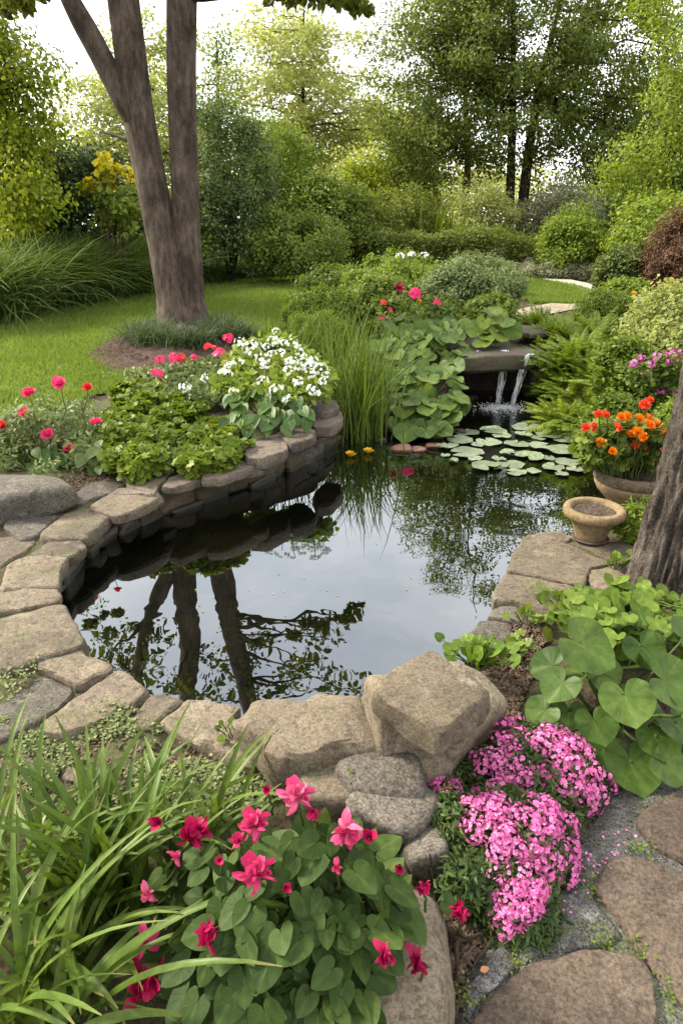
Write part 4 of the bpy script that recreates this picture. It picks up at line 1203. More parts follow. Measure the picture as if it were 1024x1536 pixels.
MAGH = [with_mat(umbel_mesh('magenta head', 12, .9, .5, .7), M_MAG)]

# leaf colours
M_L_DARK = leaf_mat('dark leaf', [(0.015, 0.030, 0.008), (0.032, 0.061, 0.014), (0.070, 0.108, 0.024)], .35, .45)
M_L_MID = leaf_mat('mid leaf', [(0.054, 0.094, 0.016), (0.118, 0.175, 0.029), (0.236, 0.283, 0.049)], .4)
M_L_FRESH = leaf_mat('fresh leaf', [(0.085, 0.137, 0.016), (0.168, 0.240, 0.029), (0.291, 0.349, 0.059)], .45)
M_L_LIME = leaf_mat('lime leaf', [(0.056, 0.100, 0.009), (0.121, 0.175, 0.016), (0.206, 0.251, 0.036)], .4)
M_L_YELL = leaf_mat('yellow green leaf', [(0.082, 0.134, 0.011), (0.205, 0.269, 0.019), (0.438, 0.440, 0.037)], .5)
M_L_PALE = leaf_mat('pale leaf', [(0.185, 0.228, 0.075), (0.331, 0.374, 0.120), (0.526, 0.540, 0.226)], .5)
M_L_BLUE = leaf_mat('blue green leaf', [(0.057, 0.095, 0.030), (0.129, 0.178, 0.060), (0.239, 0.279, 0.113)], .35)
M_L_SILV = leaf_mat('silver leaf', [(0.137, 0.160, 0.090), (0.246, 0.263, 0.154), (0.370, 0.367, 0.227)], .35)
M_L_BROWN = leaf_mat('brown leaf', [(0.068, 0.034, 0.018), (0.137, 0.071, 0.040), (0.217, 0.128, 0.070)], .35)
M_L_GOLD = leaf_mat('golden leaf', [(.30, .32, .012), (.62, .50, .012), (.80, .62, .02)], .4)
M_L_OLIVE = leaf_mat('olive leaf', [(0.055, 0.083, 0.015), (0.127, 0.171, 0.033), (0.275, 0.297, 0.061)], .5)
M_L_CANOPY = leaf_mat('canopy leaf', [(0.035, 0.056, 0.009), (0.086, 0.112, 0.015), (0.188, 0.202, 0.024)], .5)
M_L_HEART = leaf_mat('heart leaf', [(0.020, 0.041, 0.009), (0.037, 0.067, 0.014), (0.062, 0.094, 0.020)], .25, .55, 'disc', .25, 5)
M_L_BIG = leaf_mat('big round leaf', [(0.033, 0.068, 0.012), (0.061, 0.107, 0.017), (0.107, 0.154, 0.029)], .25, .45, 'disc', .4, 5)
M_L_LIGU = leaf_mat('ligularia leaf', [(.045, .085, .016), (.095, .155, .026), (.17, .225, .042)], .35, .45, 'disc', .4, 3)
M_L_LIGHT = leaf_mat('light round leaf', [(0.063, 0.122, 0.015), (0.116, 0.182, 0.022), (0.184, 0.243, 0.041)], .35, .4, 'disc', .45, 6)
M_L_BROAD = leaf_mat('broad leaf', [(0.028, 0.066, 0.014), (0.057, 0.107, 0.021), (0.097, 0.153, 0.031)], .25, .42, 'strip', .45, 4)
M_BLADE = leaf_mat('daylily blade', [(0.046, 0.087, 0.012), (0.085, 0.138, 0.019), (0.148, 0.204, 0.040)], .3, .38, 'blade', .5, 4)
M_REED = leaf_mat('reed blade', [(0.046, 0.087, 0.013), (0.091, 0.148, 0.021), (0.160, 0.214, 0.035)], .35, .45, None, .4, 3)
M_MGRASS = leaf_mat('ornamental grass blade', [(.028, .060, .012), (.075, .125, .026), (.20, .25, .085)], .35, .55, None, .25, 1.5)
M_LIRI = leaf_mat('lilyturf blade', [(.028, .050, .022), (.065, .098, .045), (.13, .165, .095)], .3, .5, None, .3, 5)
M_BARK = bark_mat('smooth grey bark', [(0.034, 0.024, 0.017), (0.084, 0.063, 0.048), (0.147, 0.116, 0.090)], .32, 15, .9, .03)
M_BARKD = bark_mat('dark bark', [(.018, .012, .009), (.055, .038, .028)], .2, 8)
M_BARKF = bark_mat('furrowed bark', [(.030, .023, .018), (.125, .104, .086), (.24, .21, .178)], .22, 30, 1.0, .05)

# ================================================================ trees
# the two stemmed tree on the lawn
tb = P(276, 497, .38); TY = tb[1]
def px_path(pts, Y, dy=0.0):
    return [PY(a, b, Y + dy * k) for k, (a, b) in enumerate(pts)]
k_ = 1 / FPX * TY * 1.02
def rw(py): return TY / math.cos(R(0)) / FPX * 1.0
A = smooth_path(np.concatenate([[tb + [-.12, 0, -.12]], px_path([(268, 470), (258, 420), (247, 370), (237, 320), (225, 260), (213, 200), (203, 140), (194, 70), (184, -10), (176, -90)], TY), [[PY(172, -90, TY)[0] - .35, TY + .2, 8.0], [PY(172, -90, TY)[0] - .2, TY + .4, 10.4]]]), 60)
B = smooth_path(np.concatenate([[tb + [.12, 0, -.12]], px_path([(282, 470), (281, 420), (280, 370), (279, 320), (277, 250), (274, 180), (272, 110), (272, 40), (274, -40), (277, -100)], TY + .05), [[PY(282, -100, TY)[0] + .3, TY + .3, 8.2], [PY(282, -100, TY)[0] + .8, TY + .2, 10.6]]]), 60)
Cc = smooth_path(px_path([(208, 185), (192, 165), (180, 140), (165, 110), (145, 70), (122, 30), (100, -10), (80, -60)], TY - .05) + [np.array([PY(60, -60, TY)[0] - .5, TY - .2, 7.5])], 30)
ra = np.interp(A[:, 2], [0.2, .45, .9, 1.5, 2.6, 4.3, 8, 10.4], [.44, .295, .24, .205, .19, .18, .14, .05])
rb = np.interp(B[:, 2], [0.2, .45, .9, 1.5, 2.6, 4.3, 8, 10.6], [.38, .27, .215, .185, .17, .175, .13, .05])
rc = np.interp(np.linspace(0, 1, len(Cc)), [0, .12, .6, 1], [.13, .13, .13, .07])
def RP(px, py, Y):
    """the point at distance Y that a photo pixel of the water shows in its mirror image"""
    p = P(px, py, 0); d = ray(px, py) * np.array([1, 1, -1])
    return p + d * ((Y - p[1]) / d[1])
ref = [(372,930),(400,962),(425,1000),(462,945),(490,962),(470,985),(440,1022),(500,1015),(535,1032),
       (352,935),(232,932),(205,955),(160,950),(150,985),(232,1000),(185,1005),(205,1025),(335,1012),(362,1035),(250,975),(130,925),(310,985),(270,1010),(240,960),(385,990),(345,960),(385,1030),(410,1030),
       (360,985),(225,985),(170,970),(300,1035),(260,1035),(190,985),(455,1000),(485,1035),(215,1040),(330,1040),(150,1020),(395,940),(352,935),(380,955)]
EX = np.array([RP(a + rng.normal(0, 5), b + rng.normal(0, 5), TY + rng.normal(0, .8)) for a, b in ref])
def seen_y(v):
    w = np.asarray(v) - CAMN
    return 768 - FPX * (w @ UP) / (w @ FW)
EX = np.array([e for e in EX if seen_y(e) < -45])
hangers = np.array([PY(a, b, TY - .5 + rng.normal(0, .3)) for a, b in [(410,-12),(440,-6),(470,-4),(500,0),(530,6),(545,10),(20,-2),(40,4),(5,8),(-20,5),(60,-15),(520,-14)]])
upper = shell(55, (tb[0], TY, 10.2), (2.7, 2.4, 2.2), -1, .2)
root = empty('garden_tree', tb, 'grey two stemmed tree rising from the mulch ring on the lawn', 'tree')
g = Geo()
allC = np.concatenate([EX, hangers, upper])
clumps(g, allC, np.concatenate([np.full(len(EX), .30), np.full(len(hangers), .11), np.full(len(upper), .5)]), 64, .085, L_OVAL, (tb[0], TY, 7.5), .7, 1.15, .3)
part(g, 'crown', M_L_CANOPY, root)
s = Geo()
for pts, rad in ((A, ra), (B, rb)):
    V, F, U = tube_geo(pts, rad, 40, lambda i, an, p: 1 + .06 * noise.noise(Vector((math.cos(an) * 1.6, math.sin(an) * 1.6, p[2] * .7))) + .025 * noise.noise(Vector((math.cos(an) * 6, math.sin(an) * 6, p[2] * 1.5))) + (.16 * max(0, .9 - p[2]) * abs(math.sin(an * 2.5 + 1)) if p[2] < .9 else 0))
    s.add(V, F, U)
TR = s
s = Geo(); V, F, U = tube_geo(Cc, rc, 24, lambda i, an, p: 1 + .08 * noise.noise(Vector((math.cos(an) * 2, math.sin(an) * 2, p[2])))); s.add(V, F, U)
part(s, 'limb', M_BARK, root)
s = Geo(); tp = np.concatenate([A[34:], B[34:], Cc[18:]])
for c in np.concatenate([EX, hangers[:6], upper[::3]]):
    d = np.linalg.norm(tp - c, axis=1) + np.maximum(tp[:, 2] - c[2] - .5, 0) * .7
    branch_tubes(s, tp[int(np.argmin(d))], c, .035, .006, .05)
branch_tubes(s, PY(222, 222, TY), PY(152, 200, TY + .3), .04, .008, .18)
TR.addgeo(s); part(TR, 'trunk', M_BARK, root)

# the furrowed trunk at the right edge
fb = P(1020, 878, .10); FY = fb[1]
axis_ = smooth_path([fb + [-.02, 0, -.15], PY(1021, 880, FY), PY(1041, 800, FY), PY(1066, 700, FY), PY(1094, 590, FY), PY(1122, 480, FY), np.array([2.45, FY + .1, 3.2]), np.array([2.75, FY + .3, 4.6]), np.array([2.95, FY + .6, 6.0])], 320)
rf = np.interp(axis_[:, 2], [-.05, .1, .3, .6, 1.2, 3, 6], [.32, .26, .225, .205, .195, .18, .10])
def furrow(i, an, p):
    z = p[2] + .25 * an
    a = noise.noise(Vector((math.cos(an) * 4.2, math.sin(an) * 4.2, z * 1.1)))
    b = noise.noise(Vector((math.cos(an) * 9, math.sin(an) * 9, z * 2.2)))
    c = noise.noise(Vector((math.cos(an) * 15, math.sin(an) * 15, z * 7)))
    return 1 + .05 * (1 - 3.4 * min(abs(a), .4)) + .085 * (1 - 3.2 * min(abs(b), .4)) + .05 * (.5 - 2.5 * min(abs(c), .35)) + (.12 * max(0, .35 - p[2]) / .35 * math.sin(an * 3 + 1) if p[2] < .35 else 0)
root = empty('furrowed_tree', fb, 'leaning tree trunk with deeply furrowed bark beside the marigold bowl', 'tree')
s = Geo(); V, F, U = tube_geo(axis_, rf, 220, furrow); s.add(V, F, U); TR = s
g = Geo(); cc = shell(60, (3.3, FY + 1.2, 7.0), (1.9, 1.9, 1.5), -1, .2)
clumps(g, cc, .45, 50, .09, L_OVAL, (3.3, FY + 1.2, 6.5), .7, 1.1, .2); part(g, 'crown', M_L_CANOPY, root)
s = Geo()
for c in cc[::2]: branch_tubes(s, axis_[-1 - int(rng.integers(25))], c, .05, .008)
TR.addgeo(s); part(TR, 'trunk', M_BARKF, root)

# the big dark tree behind the pond
RY = 24.0
b0 = np.array([PY(766, 350, RY)[0], RY, .5]); b1 = np.array([PY(780, 350, RY)[0], RY, .5])
st1 = smooth_path([b0, PY(764, 300, RY), PY(767, 220, RY), PY(769, 120, RY), PY(770, 20, RY), PY(768, -80, RY), b0 + [0, 0, 12.6]], 30)
st2 = smooth_path([b1, PY(785, 290, RY), PY(793, 220, RY), PY(805, 140, RY), PY(826, 60, RY), PY(846, -20, RY), PY(860, -100, RY)], 30)
ellR = [(PY(785, 40, RY), (3.6, 3.0, 3.4)), (PY(680, 170, RY), (2.6, 2.2, 2.2)), (PY(880, 140, RY), (2.8, 2.4, 2.6)), (PY(800, 165, RY), (3.2, 2.6, 1.7)),
        (PY(615, 95, RY), (1.7, 1.6, 1.3)), (PY(610, 170, RY - .4), (1.3, 1.3, .9)), (PY(960, 60, RY), (1.8, 1.8, 2.0)), (PY(640, 225, RY - .5), (2.0, 1.6, 1.1)), (PY(920, 225, RY), (1.9, 1.8, 1.5)), (PY(770, -90, RY), (3.2, 2.8, 2.6)), (PY(700, 30, RY), (1.9, 1.9, 1.7))]
tree('shade_tree', b0, [(st1, np.linspace(.21, .02, 30) ** 1.1), (st2, np.linspace(.24, .02, 30) ** 1.1)], ellR, 560, 190, .62, .092, L_OVAL, M_L_OLIVE, M_BARKD, 'large dark olive tree with two dark stems behind the hedge', nbr=70, inner=.25, hang=.2, flat=.62)
ell2 = [(PY(690, 20, RY + 1.5), (1.3, 1, 1.0)), (PY(660, 205, RY + 1.6), (1.3, 1, 1.3))]

# airy far trees
def far_tree(name, cx, y_top, y_bot, wpx, Y, mat, nc, npc, label, group, size=.14, cr=.62, bark=None, lob=6, seed=1, base_x=None, inner=.3, T=L_DIA, hang=.1):
    zb = .5; bx = PY(base_x or cx, 380, Y)[0]
    zt, z0 = PY(cx, y_top, Y)[2], PY(cx, y_bot, Y)[2]
    w = wpx / FPX * Y / 2
    rs = np.random.default_rng(seed)
    ell = []
    X = PY(cx, 200, Y)[0]
    for k in range(lob):
        f = k / max(lob - 1, 1)
        rr = w * (1.0 - .65 * abs(f - .38) ** 1.2)
        ell.append((np.array([X + rs.normal(0, w * .22), Y + rs.normal(0, w * .2), z0 + (zt - z0) * (f * .86 + .07)]), (rr * .8, rr * .7, (zt - z0) / lob * 1.1)))
    base = np.array([bx, Y, zb])
    p = smooth_path([base, [bx + .1, Y, zb + (zt - zb) * .35], [X, Y, zb + (zt - zb) * .7], [X + .1, Y, zt]], 24)
    return tree(name, base, [(p, np.linspace(.16, .03, 24))], ell, nc, npc, cr, size, T, mat, bark or M_BARKD, label, 'tree', group, nbr=40, inner=inner, seedshape=seed, hang=hang)
GT = 'tall trees at the back of the garden'
far_tree('airy_tree', 225, 45, 300, 270, 27, M_L_PALE, 230, 85, 'pale airy tree with gaps of sky, behind the two grey stems', GT, seed=3, inner=.2)
far_tree('airy_tree', 455, 15, 265, 250, 28, M_L_PALE, 250, 85, 'tall pale tree with fluttering leaves, at the middle against the sky', GT, seed=5, inner=.2, lob=7)
far_tree('airy_tree', 330, 60, 290, 120, 30, M_L_FRESH, 120, 60, 'slender fresh green tree just right of the grey stems', GT, seed=8, inner=.2)
far_tree('bright_tree', 1030, -60, 330, 190, 17, M_L_FRESH, 260, 80, 'tall light green tree cut by the right picture edge', GT, seed=9, size=.09, cr=.5)
far_tree('dark_tree', 950, 120, 390, 150, 28, M_L_MID, 240, 100, 'dark tree filling the gap behind the big olive tree', GT, seed=11, cr=.8, size=.12)
far_tree('bright_tree', -10, -70, 330, 175, 13, M_L_YELL, 190, 100, 'bright yellow green tree at the left picture edge', GT, seed=13, size=.07, cr=.48, inner=.15, T=L_OVAL, hang=.45)
far_tree('bright_tree', -45, -60, 390, 200, 14.5, M_L_MID, 240, 100, 'darker green tree right behind the bright yellow green one', GT, seed=15, size=.09, cr=.55, hang=.5)
far_tree('bright_tree', 640, 150, 380, 190, 30, M_L_YELL, 200, 80, 'yellow green tree glowing behind the left side of the big olive tree', GT, seed=17, cr=.7, size=.12)
far_tree('bright_tree', 690, -30, 110, 130, 26, M_L_YELL, 90, 80, 'golden topped tree above the left shoulder of the big olive tree', GT, seed=19, cr=.6, size=.11)
# far-off wood that closes the view
g = Geo(); Cw = []
for k in range(420):
    x = rng.uniform(-34, 34); Yw = rng.uniform(36, 46)
    hmax = 4.4 + 1.6 * math.sin(x * .33 + 1) + 1.0 * math.sin(x * .9)
    Cw.append([x, Yw, rng.uniform(.5, 1) ** .7 * hmax])
clumps(g, np.array(Cw), 1.5, 110, .26, L_DIA, (0, 41, 0), .8)
tag(g.build('woodland', M_L_PALE), 'pale woodland that closes the view far behind the garden', 'woodland', kind='stuff')

# ================================================================ shrubs of the background
SHR = [
 # box in the photo, distance, leaf, size, material, clump radius, clumps, per clump, label, name
 ((-60,215,120,430), 15.0, M_L_DARK, .085, .35, 150, 110, 'very dark shrub behind the left end of the ornamental grass', 'evergreen_shrub'),
 ((70,205,215,415), 16.0, M_L_DARK, .085, .38, 150, 110, 'broad dark shrub behind the golden leaved sapling', 'evergreen_shrub'),
 ((200,290,310,410), 16.5, M_L_MID, .08, .35, 90, 90, 'green shrub seen between and behind the grey stems', 'leafy_shrub'),
 ((286,165,408,412), 17.0, M_L_BLUE, .075, .38, 190, 120, 'tall dome shaped blue green shrub right of the grey stems', 'conical_shrub'),
 ((372,205,480,402), 20.0, M_L_FRESH, .085, .42, 150, 110, 'plume shaped light green shrub behind the blue green dome', 'leafy_shrub'),
 ((440,265,540,400), 19.0, M_L_MID, .085, .40, 120, 100, 'rounded mid green shrub in the middle of the back border', 'leafy_shrub'),
 ((500,240,585,390), 23.0, M_L_YELL, .095, .45, 120, 100, 'pale yellow green shrub left of the big olive tree', 'leafy_shrub'),
 ((378,320,515,414), 16.8, M_L_MID, .075, .32, 130, 110, 'low spreading shrub where the lawn ends', 'leafy_shrub'),
 ((480,300,600,408), 19.5, M_L_OLIVE, .08, .38, 120, 100, 'dull green shrub at the left end of the hedge', 'leafy_shrub'),
 ((555,225,650,370), 25.0, M_L_FRESH, .10, .5, 110, 100, 'light shrub under the left boughs of the big olive tree', 'leafy_shrub'),
 ((562,290,652,390), 20.5, M_L_OLIVE, .08, .36, 90, 100, 'greyish shrub beside the bright upright grass', 'leafy_shrub'),
 ((670,282,765,368), 22.0, M_L_PALE, .085, .4, 100, 100, 'pale rounded shrub left of the dark stems', 'leafy_shrub'),
 ((768,275,890,372), 22.6, M_L_SILV, .085, .42, 120, 100, 'silvery shrub right of the dark stems', 'leafy_shrub'),
 ((818,322,900,402), 17.2, M_L_FRESH, .075, .30, 100, 100, 'bright bush at the right end of the hedge', 'leafy_shrub'),
 ((880,290,975,425), 19.0, M_L_DARK, .085, .36, 120, 100, 'dark bush behind the clipped round shrub', 'evergreen_shrub'),
 ((925,295,1060,420), 15.0, M_L_FRESH, .08, .34, 150, 110, 'bright spreading bush behind the brown shrub', 'leafy_shrub'),
 ((985,180,1120,400), 16.5, M_L_MID, .085, .4, 150, 110, 'tall green shrub at the right edge under the light green tree', 'leafy_shrub'),
]
for (bx, Y, mt, sz, cr, nc, npc, lab, nm) in SHR:
    b, r, h = boxed(*bx, Y)
    con = nm == 'conical_shrub'
    shrub(nm, b, r, h, nc, npc, cr, sz, L_DIA, mt, lab, 'shrub', 'shrubs of the back border', stems=4, c0z=.3)
# golden leaved sapling
b = PY(172, 400, 13.4); b[2] = hz(b[0], 13.4)
root = empty('golden_sapling', b, 'sapling with golden yellow leaves behind the ornamental grass', 'sapling')
C = np.array([PY(a + rng.normal(0, 4), c + rng.normal(0, 4), 13.4 + rng.normal(0, .25)) for a, c in [(150,245),(165,250),(180,255),(195,262),(200,275),(130,280),(140,282),(160,270),(175,280),(190,290),(165,295),(180,310),(165,315),(190,320),(175,335),(190,340),(150,300),(160,325),(185,300),(195,330),(200,310)]])
g = Geo(); clumps(g, C[:9], .15, 34, .105, L_OVAL, b + [0, 0, 1.5], .8, 1.5); part(g, 'foliage', M_L_GOLD, root)
g = Geo(); clumps(g, C[6:], .20, 46, .095, L_OVAL, b + [0, 0, 1.5], .8, 1.4); part(g, 'lower_foliage', M_L_LIME, root)
s = Geo(); 
for c in C: branch_tubes(s, b + [rng.normal(0, .03), 0, .05], c, .02, .005, .1)
part(s, 'stem', M_TWIG, root)

# hedge
b0_, b1_ = PY(535, 396, 18.6), PY(850, 396, 18.6)
root = empty('hedge', ((b0_[0] + b1_[0]) / 2, 18.6, .5), 'dark clipped hedge in front of the dark stems', 'hedge')
zt = PY(690, 352, 18.6)[2]
n = 260
C = np.stack([rng.uniform(b0_[0], b1_[0], n), 18.6 + rng.uniform(-.6, .6, n), rng.uniform(.6, zt, n) ], 1); C[::2, 2] = zt - rng.uniform(0, .25, len(C[::2])) + .12 * np.sin(C[::2, 0] * 2.3)
C[1::2, 1] = 18.0 + rng.uniform(-.1, .25, len(C[1::2]))
g = Geo(); clumps(g, C, .26, 110, .07, L_DIA, (C[:, 0].mean(), 18.9, .2), .8); part(g, 'foliage', M_L_OLIVE, root)
# bright upright grass
b = PY(662, 365, 18.9 + 1.0); b[2] = .5
root = empty('upright_grass', b, 'bright yellow green upright grass standing behind the hedge', 'grass clump')
part(blades(150, b, .24, (1.0, 1.75), (.05, .09), (.10, .08), (.05, .5)), 'foliage', M_L_LIME, root)

# ornamental grass along the lawn
GG = 'arching ornamental grass clumps along the lawn edge'
labs = ['grass clump cut by the left picture edge, nearest of the row', 'dense grass clump second from the left picture edge', 'grass clump below the dark shrubs with pale arching blades', 'grass clump in the middle of the left row',
        'tall grass clump below the golden sapling', 'grass clump between the golden sapling and the grey stems', 'grass clump whose blades reach behind the grey stems', 'grass clump just right of the grey stems', 'low grass clump below the blue green dome', 'last small grass clump before the open lawn end',
        'grass clump of the back row at the left picture edge', 'grass clump of the back row below the very dark shrub', 'grass clump of the back row below the broad dark shrub', 'grass clump of the back row behind the sapling clump']
gm = []
for k in range(3):
    gm.append(blades(800, (0, 0, 0), .20, (.9, 1.6), (.014, .028), (.26, .22), (.7, 1.9)).mesh('grass clump')); gm[-1].materials.append(M_MGRASS)
spots = [(-35,492),(5,476),(50,468),(95,460),(138,452),(180,446),(222,440),(312,428),(345,422),(378,418)]
spots_w = [P(a, c, hz(*P(a, c, .4)[:2])) for a, c in spots] + [P(a, c, .4) + [0, .9, 0] for a, c in [(-10,470),(60,458),(110,452),(165,444)]]
for i, (p, lab) in enumerate(zip(spots_w, labs)):
    sc_ = 1.08 if i < 7 else (.62 if i < 10 else 1.05)
    o = bpy.data.objects.new('ornamental_grass', gm[i % 3]); COL.objects.link(o)
    o.location = Vector((p[0], p[1] + .35, p[2])); o.rotation_euler.z = i * 1.7; o.scale = (sc_ * 1.15, sc_ * 1.15, sc_ * .92)
    tag(o, lab, 'grass clump', GG)

# right hand border
def sb(box, Y, mt, sz, cr, nc, npc, lab, nm='leafy_shrub', T=L_OVAL, group='plants of the right border', **kw):
    b, r, h = boxed(*box, Y)
    return shrub(nm, b, r, h, nc, npc, cr, sz, T, mt, lab, 'shrub', group, **kw)
sb((892,372,980,452), 11.0, leaf_mat('clipped leaf', [(.035, .06, .012), (.08, .115, .022), (.19, .22, .05)], .35), .05, .13, 260, 90, 'clipped round shrub with yellowish top beside the far lawn', 'clipped_shrub', L_DIA)
sb((972,325,1075,455), 10.2, M_L_BROWN, .055, .22, 200, 120, 'brown twiggy shrub at the right edge beside the clipped round one', 'brown_shrub', L_LANCE)
sb((868,440,930,505), 8.7, M_L_LIME, .05, .14, 150, 100, 'feathery bright green shrub above the ferns', 'feathery_shrub', L_LANCE)
sb((935,440,1070,570), 6.6, M_L_PALE, .04, .18, 240, 110, 'large small leaved bush above the magenta flowers', 'leafy_shrub', L_OVAL)
sb((900,520,960,580), 6.0, M_L_LIME, .035, .12, 150, 90, 'low bright bush between the ferns and the magenta flowers', 'leafy_shrub')
sb((880,600,950,660), 5.0, M_L_LIME, .03, .10, 160, 90, 'fine leaved plant spilling over the bank behind the marigolds', 'leafy_shrub')
sb((900,425,960,480), 9.8, M_L_FRESH, .05, .14, 110, 80, 'small green shrub in front of the clipped round one', 'leafy_shrub')
sb((975,610,1060,690), 4.9, M_L_FRESH, .032, .11, 170, 90, 'green bush behind the marigolds', 'leafy_shrub')
# silver plants by the path
for i, (x, lab) in enumerate([(752, 'silver green plant at the start of the far path'), (775, 'second silver green plant along the far path'), (800, 'silver green plant where the far path bends'), (826, 'silver green plant in the middle of the far path'), (850, 'silver green plant below the bright bush'), (876, 'last silver green plant before the clipped shrub')]):
    sb((x - 18, 394 + (i % 3) * 2, x + 18, 422 + i), 17.6 - i * .2, M_L_SILV, .055, .16, 45, 60, lab, 'silver_plant', L_LANCE, 'silver green plants along the far path', up=1.2)
# ferns on the bank by the waterfall
FP = [(806,505,.52,'fern leaning over the ledge'), (830,520,.50,'tall fern above the ledge'), (815,545,.35,'fern hanging beside the slanting stream'), (845,560,.40,'broad fern in the middle of the bank'), (870,545,.48,'fern at the top of the bank'),
      (835,590,.16,'fern touching the pool'), (865,600,.20,'yellow green fern above the lily pads'), (890,580,.34,'fern below the low bright bush'), (885,625,.10,'lowest fern at the lily pads'), (900,540,.42,'fern below the feathery shrub'), (925,585,.40,'fern in front of the pale large bush'), (850,635,.06,'fern with its tips over the pads'), (915,560,.42,'fern behind the low bright bush'), (890,515,.52,'fern nearest the feathery shrub'), (855,525,.50,'fern between the ledge and the feathery shrub'), (905,650,.12,'fern behind the marigold leaves')]
for i, (px, py, z, lab) in enumerate(FP):
    p = P(px, py, z); p[2] -= .05
    root = empty('fern', p, lab, 'fern', 'ferns on the bank beside the waterfall')
    g = fronds(Geo(), p, 58, .46, (.6, .35), leaflet=.062, npin=26)
    part(g, 'frond', M_L_FRESH if i % 3 else M_L_LIME, root)
# magenta flowers at the right
b = G(1000, 660); b[2] -= .05
root = empty('magenta_phlox', b + [0, .25, 0], 'shrub with loose magenta flower clusters at the right edge', 'flowering shrub')
mg = [(950,545),(962,538),(975,548),(985,535),(1000,545),(1010,538),(1020,545),(988,552),(970,562),(985,566),(1000,562),(1015,560),(975,585),(990,590),(1000,580),(980,600),(1012,590),(1020,570),(970,610),(985,620),(1005,530),(1022,530)]
Cm = np.array([PY(a, c, b[1] + .25 + rng.normal(0, .08)) for a, c in mg])
g = Geo(); clumps(g, Cm - [0, 0, .08], .11, 70, .05, L_OVAL, b, .8); part(g, 'foliage', M_L_MID, root)
s = Geo()
for c in Cm: branch_tubes(s, np.array([b[0] + rng.normal(0, .05), b[1] + .25, b[2]]), c, .008, .003)
part(s, 'stem', M_STEM, root)
for c in Cm: head('flower', MAGH[0], root, c, (rng.normal(0, .3), -.6, .8), .035)
# yellow and white small flowers near the brown shrub
b = PY(965, 470, 8.4)
root = empty('daisy_plant', (b[0], 8.4, hz(b[0], 8.4)), 'plant with a few yellow and white flowers below the brown shrub', 'flowering plant')
g = Geo(); Cd = np.array([PY(a, c, 8.4) for a, c in [(950,440),(958,450),(965,455),(1005,420),(1000,430),(980,450),(990,440),(955,445)]]); clumps(g, Cd - [0, 0, .1], .16, 60, .05, L_LANCE, Cd.mean(0) - [0, 0, .5], .8); part(g, 'foliage', M_L_MID, root)
PY_ = with_mat(pompom_mesh('yellow head'), M_YELF)
for c, m in zip(Cd, [PY_, WHITEH[0], WHITEH[0], PY_, PY_, WHITEH[1], PY_, WHITEH[0]]): head('flower', m, root, c, (0, -.5, .8), .034)

# ---------------------------------------------------------------- bed behind the pond
GBED = 'plants of the bed behind the pond'
sb((430,438,560,500), 9.6, M_L_LIME, .05, .13, 170, 90, 'lime yellow low shrub at the right end of the lawn', 'leafy_shrub', L_OVAL, GBED)
sb((520,400,665,470), 11.0, M_L_FRESH, .055, .17, 190, 90, 'loose green shrub with white specks below the tall white flowers', 'leafy_shrub', L_OVAL, GBED)
sb((455,405,570,450), 12.5, M_L_MID, .055, .16, 130, 80, 'low green shrub where the bed meets the lawn', 'leafy_shrub', L_OVAL, GBED)
sb((640,392,772,480), 9.8, M_L_BLUE, .06, .17, 260, 100, 'wide blue green shrub above the waterfall', 'leafy_shrub', L_LANCE, GBED, up=.9)
sb((695,448,765,484), 8.9, M_L_MID, .05, .12, 110, 80, 'dark low shrub just above the ledge', 'leafy_shrub', L_OVAL, GBED)
sb((540,420,620,480), 9.2, M_L_MID, .05, .13, 110, 80, 'green shrub behind the grey brown rock', 'leafy_shrub', L_OVAL, GBED)
sb((610,455,700,510), 8.3, M_L_MID, .05, .12, 100, 80, 'shrub under the pink flower above the big leaves', 'leafy_shrub', L_OVAL, GBED)
sb((748,418,776,446), 13.0, M_L_SILV, .05, .12, 60, 70, 'pale shrub with whitish tips beside the far lawn', 'leafy_shrub', L_LANCE, GBED)
sb((545,380,640,425), 14.0, M_L_FRESH, .055, .16, 110, 80, 'green shrub under the hedge end', 'leafy_shrub', L_OVAL, GBED)
sb((430,475,520,545), 7.6, M_L_FRESH, .045, .11, 120, 80, 'fresh green plant between the lawn and the reeds', 'leafy_shrub', L_LANCE, GBED)
# tall white flowers
b = np.array([PY(618, 470, 10.2)[0], 10.2, .45])
root = empty('white_umbel_plant', b, 'three white flower heads on tall stems behind the pond', 'flowering plant')
s = Geo()
for px, py in [(600,384),(617,382),(636,383)]:
    q = PY(px, py, 10.2); branch_tubes(s, b + [rng.normal(0, .06), 0, 0], q, .012, .008, .04); head('flower', WHITEH[0], root, q, (0, -.2, 1), .062)
part(s, 'stem', M_STEM, root)
# red flowers by the rock
b = np.array([PY(610, 480, 8.0)[0], 8.0, .42])
root = empty('pink_flower_plant', b, 'plant with pink and dark red blooms beside the grey brown rock', 'flowering plant')
s, g = Geo(), Geo()
for px, py, m, z in [(600,432,RAG[0],.06),(621,441,GERAN[0],.075),(655,454,GERAN[0],.045),(575,455,GERAN[1],.045),(574,478,GERAN[0],.04),(585,465,GERAN[0],.035),(628,452,POM[0],.03)]:
    q = PY(px, py, 8.0 + rng.normal(0, .1)); branch_tubes(s, b + [rng.normal(0, .1), 0, 0], q - [0, 0, .02], .008, .004); head('flower', m, root, q, (0, -.5, .8), z)
    clumps(g, np.array([q - [0, 0, .15]]), .13, 40, .06, L_OVAL, q - [0, 0, .5], .8)
part(s, 'stem', M_STEM, root); part(g, 'foliage', M_L_MID, root)

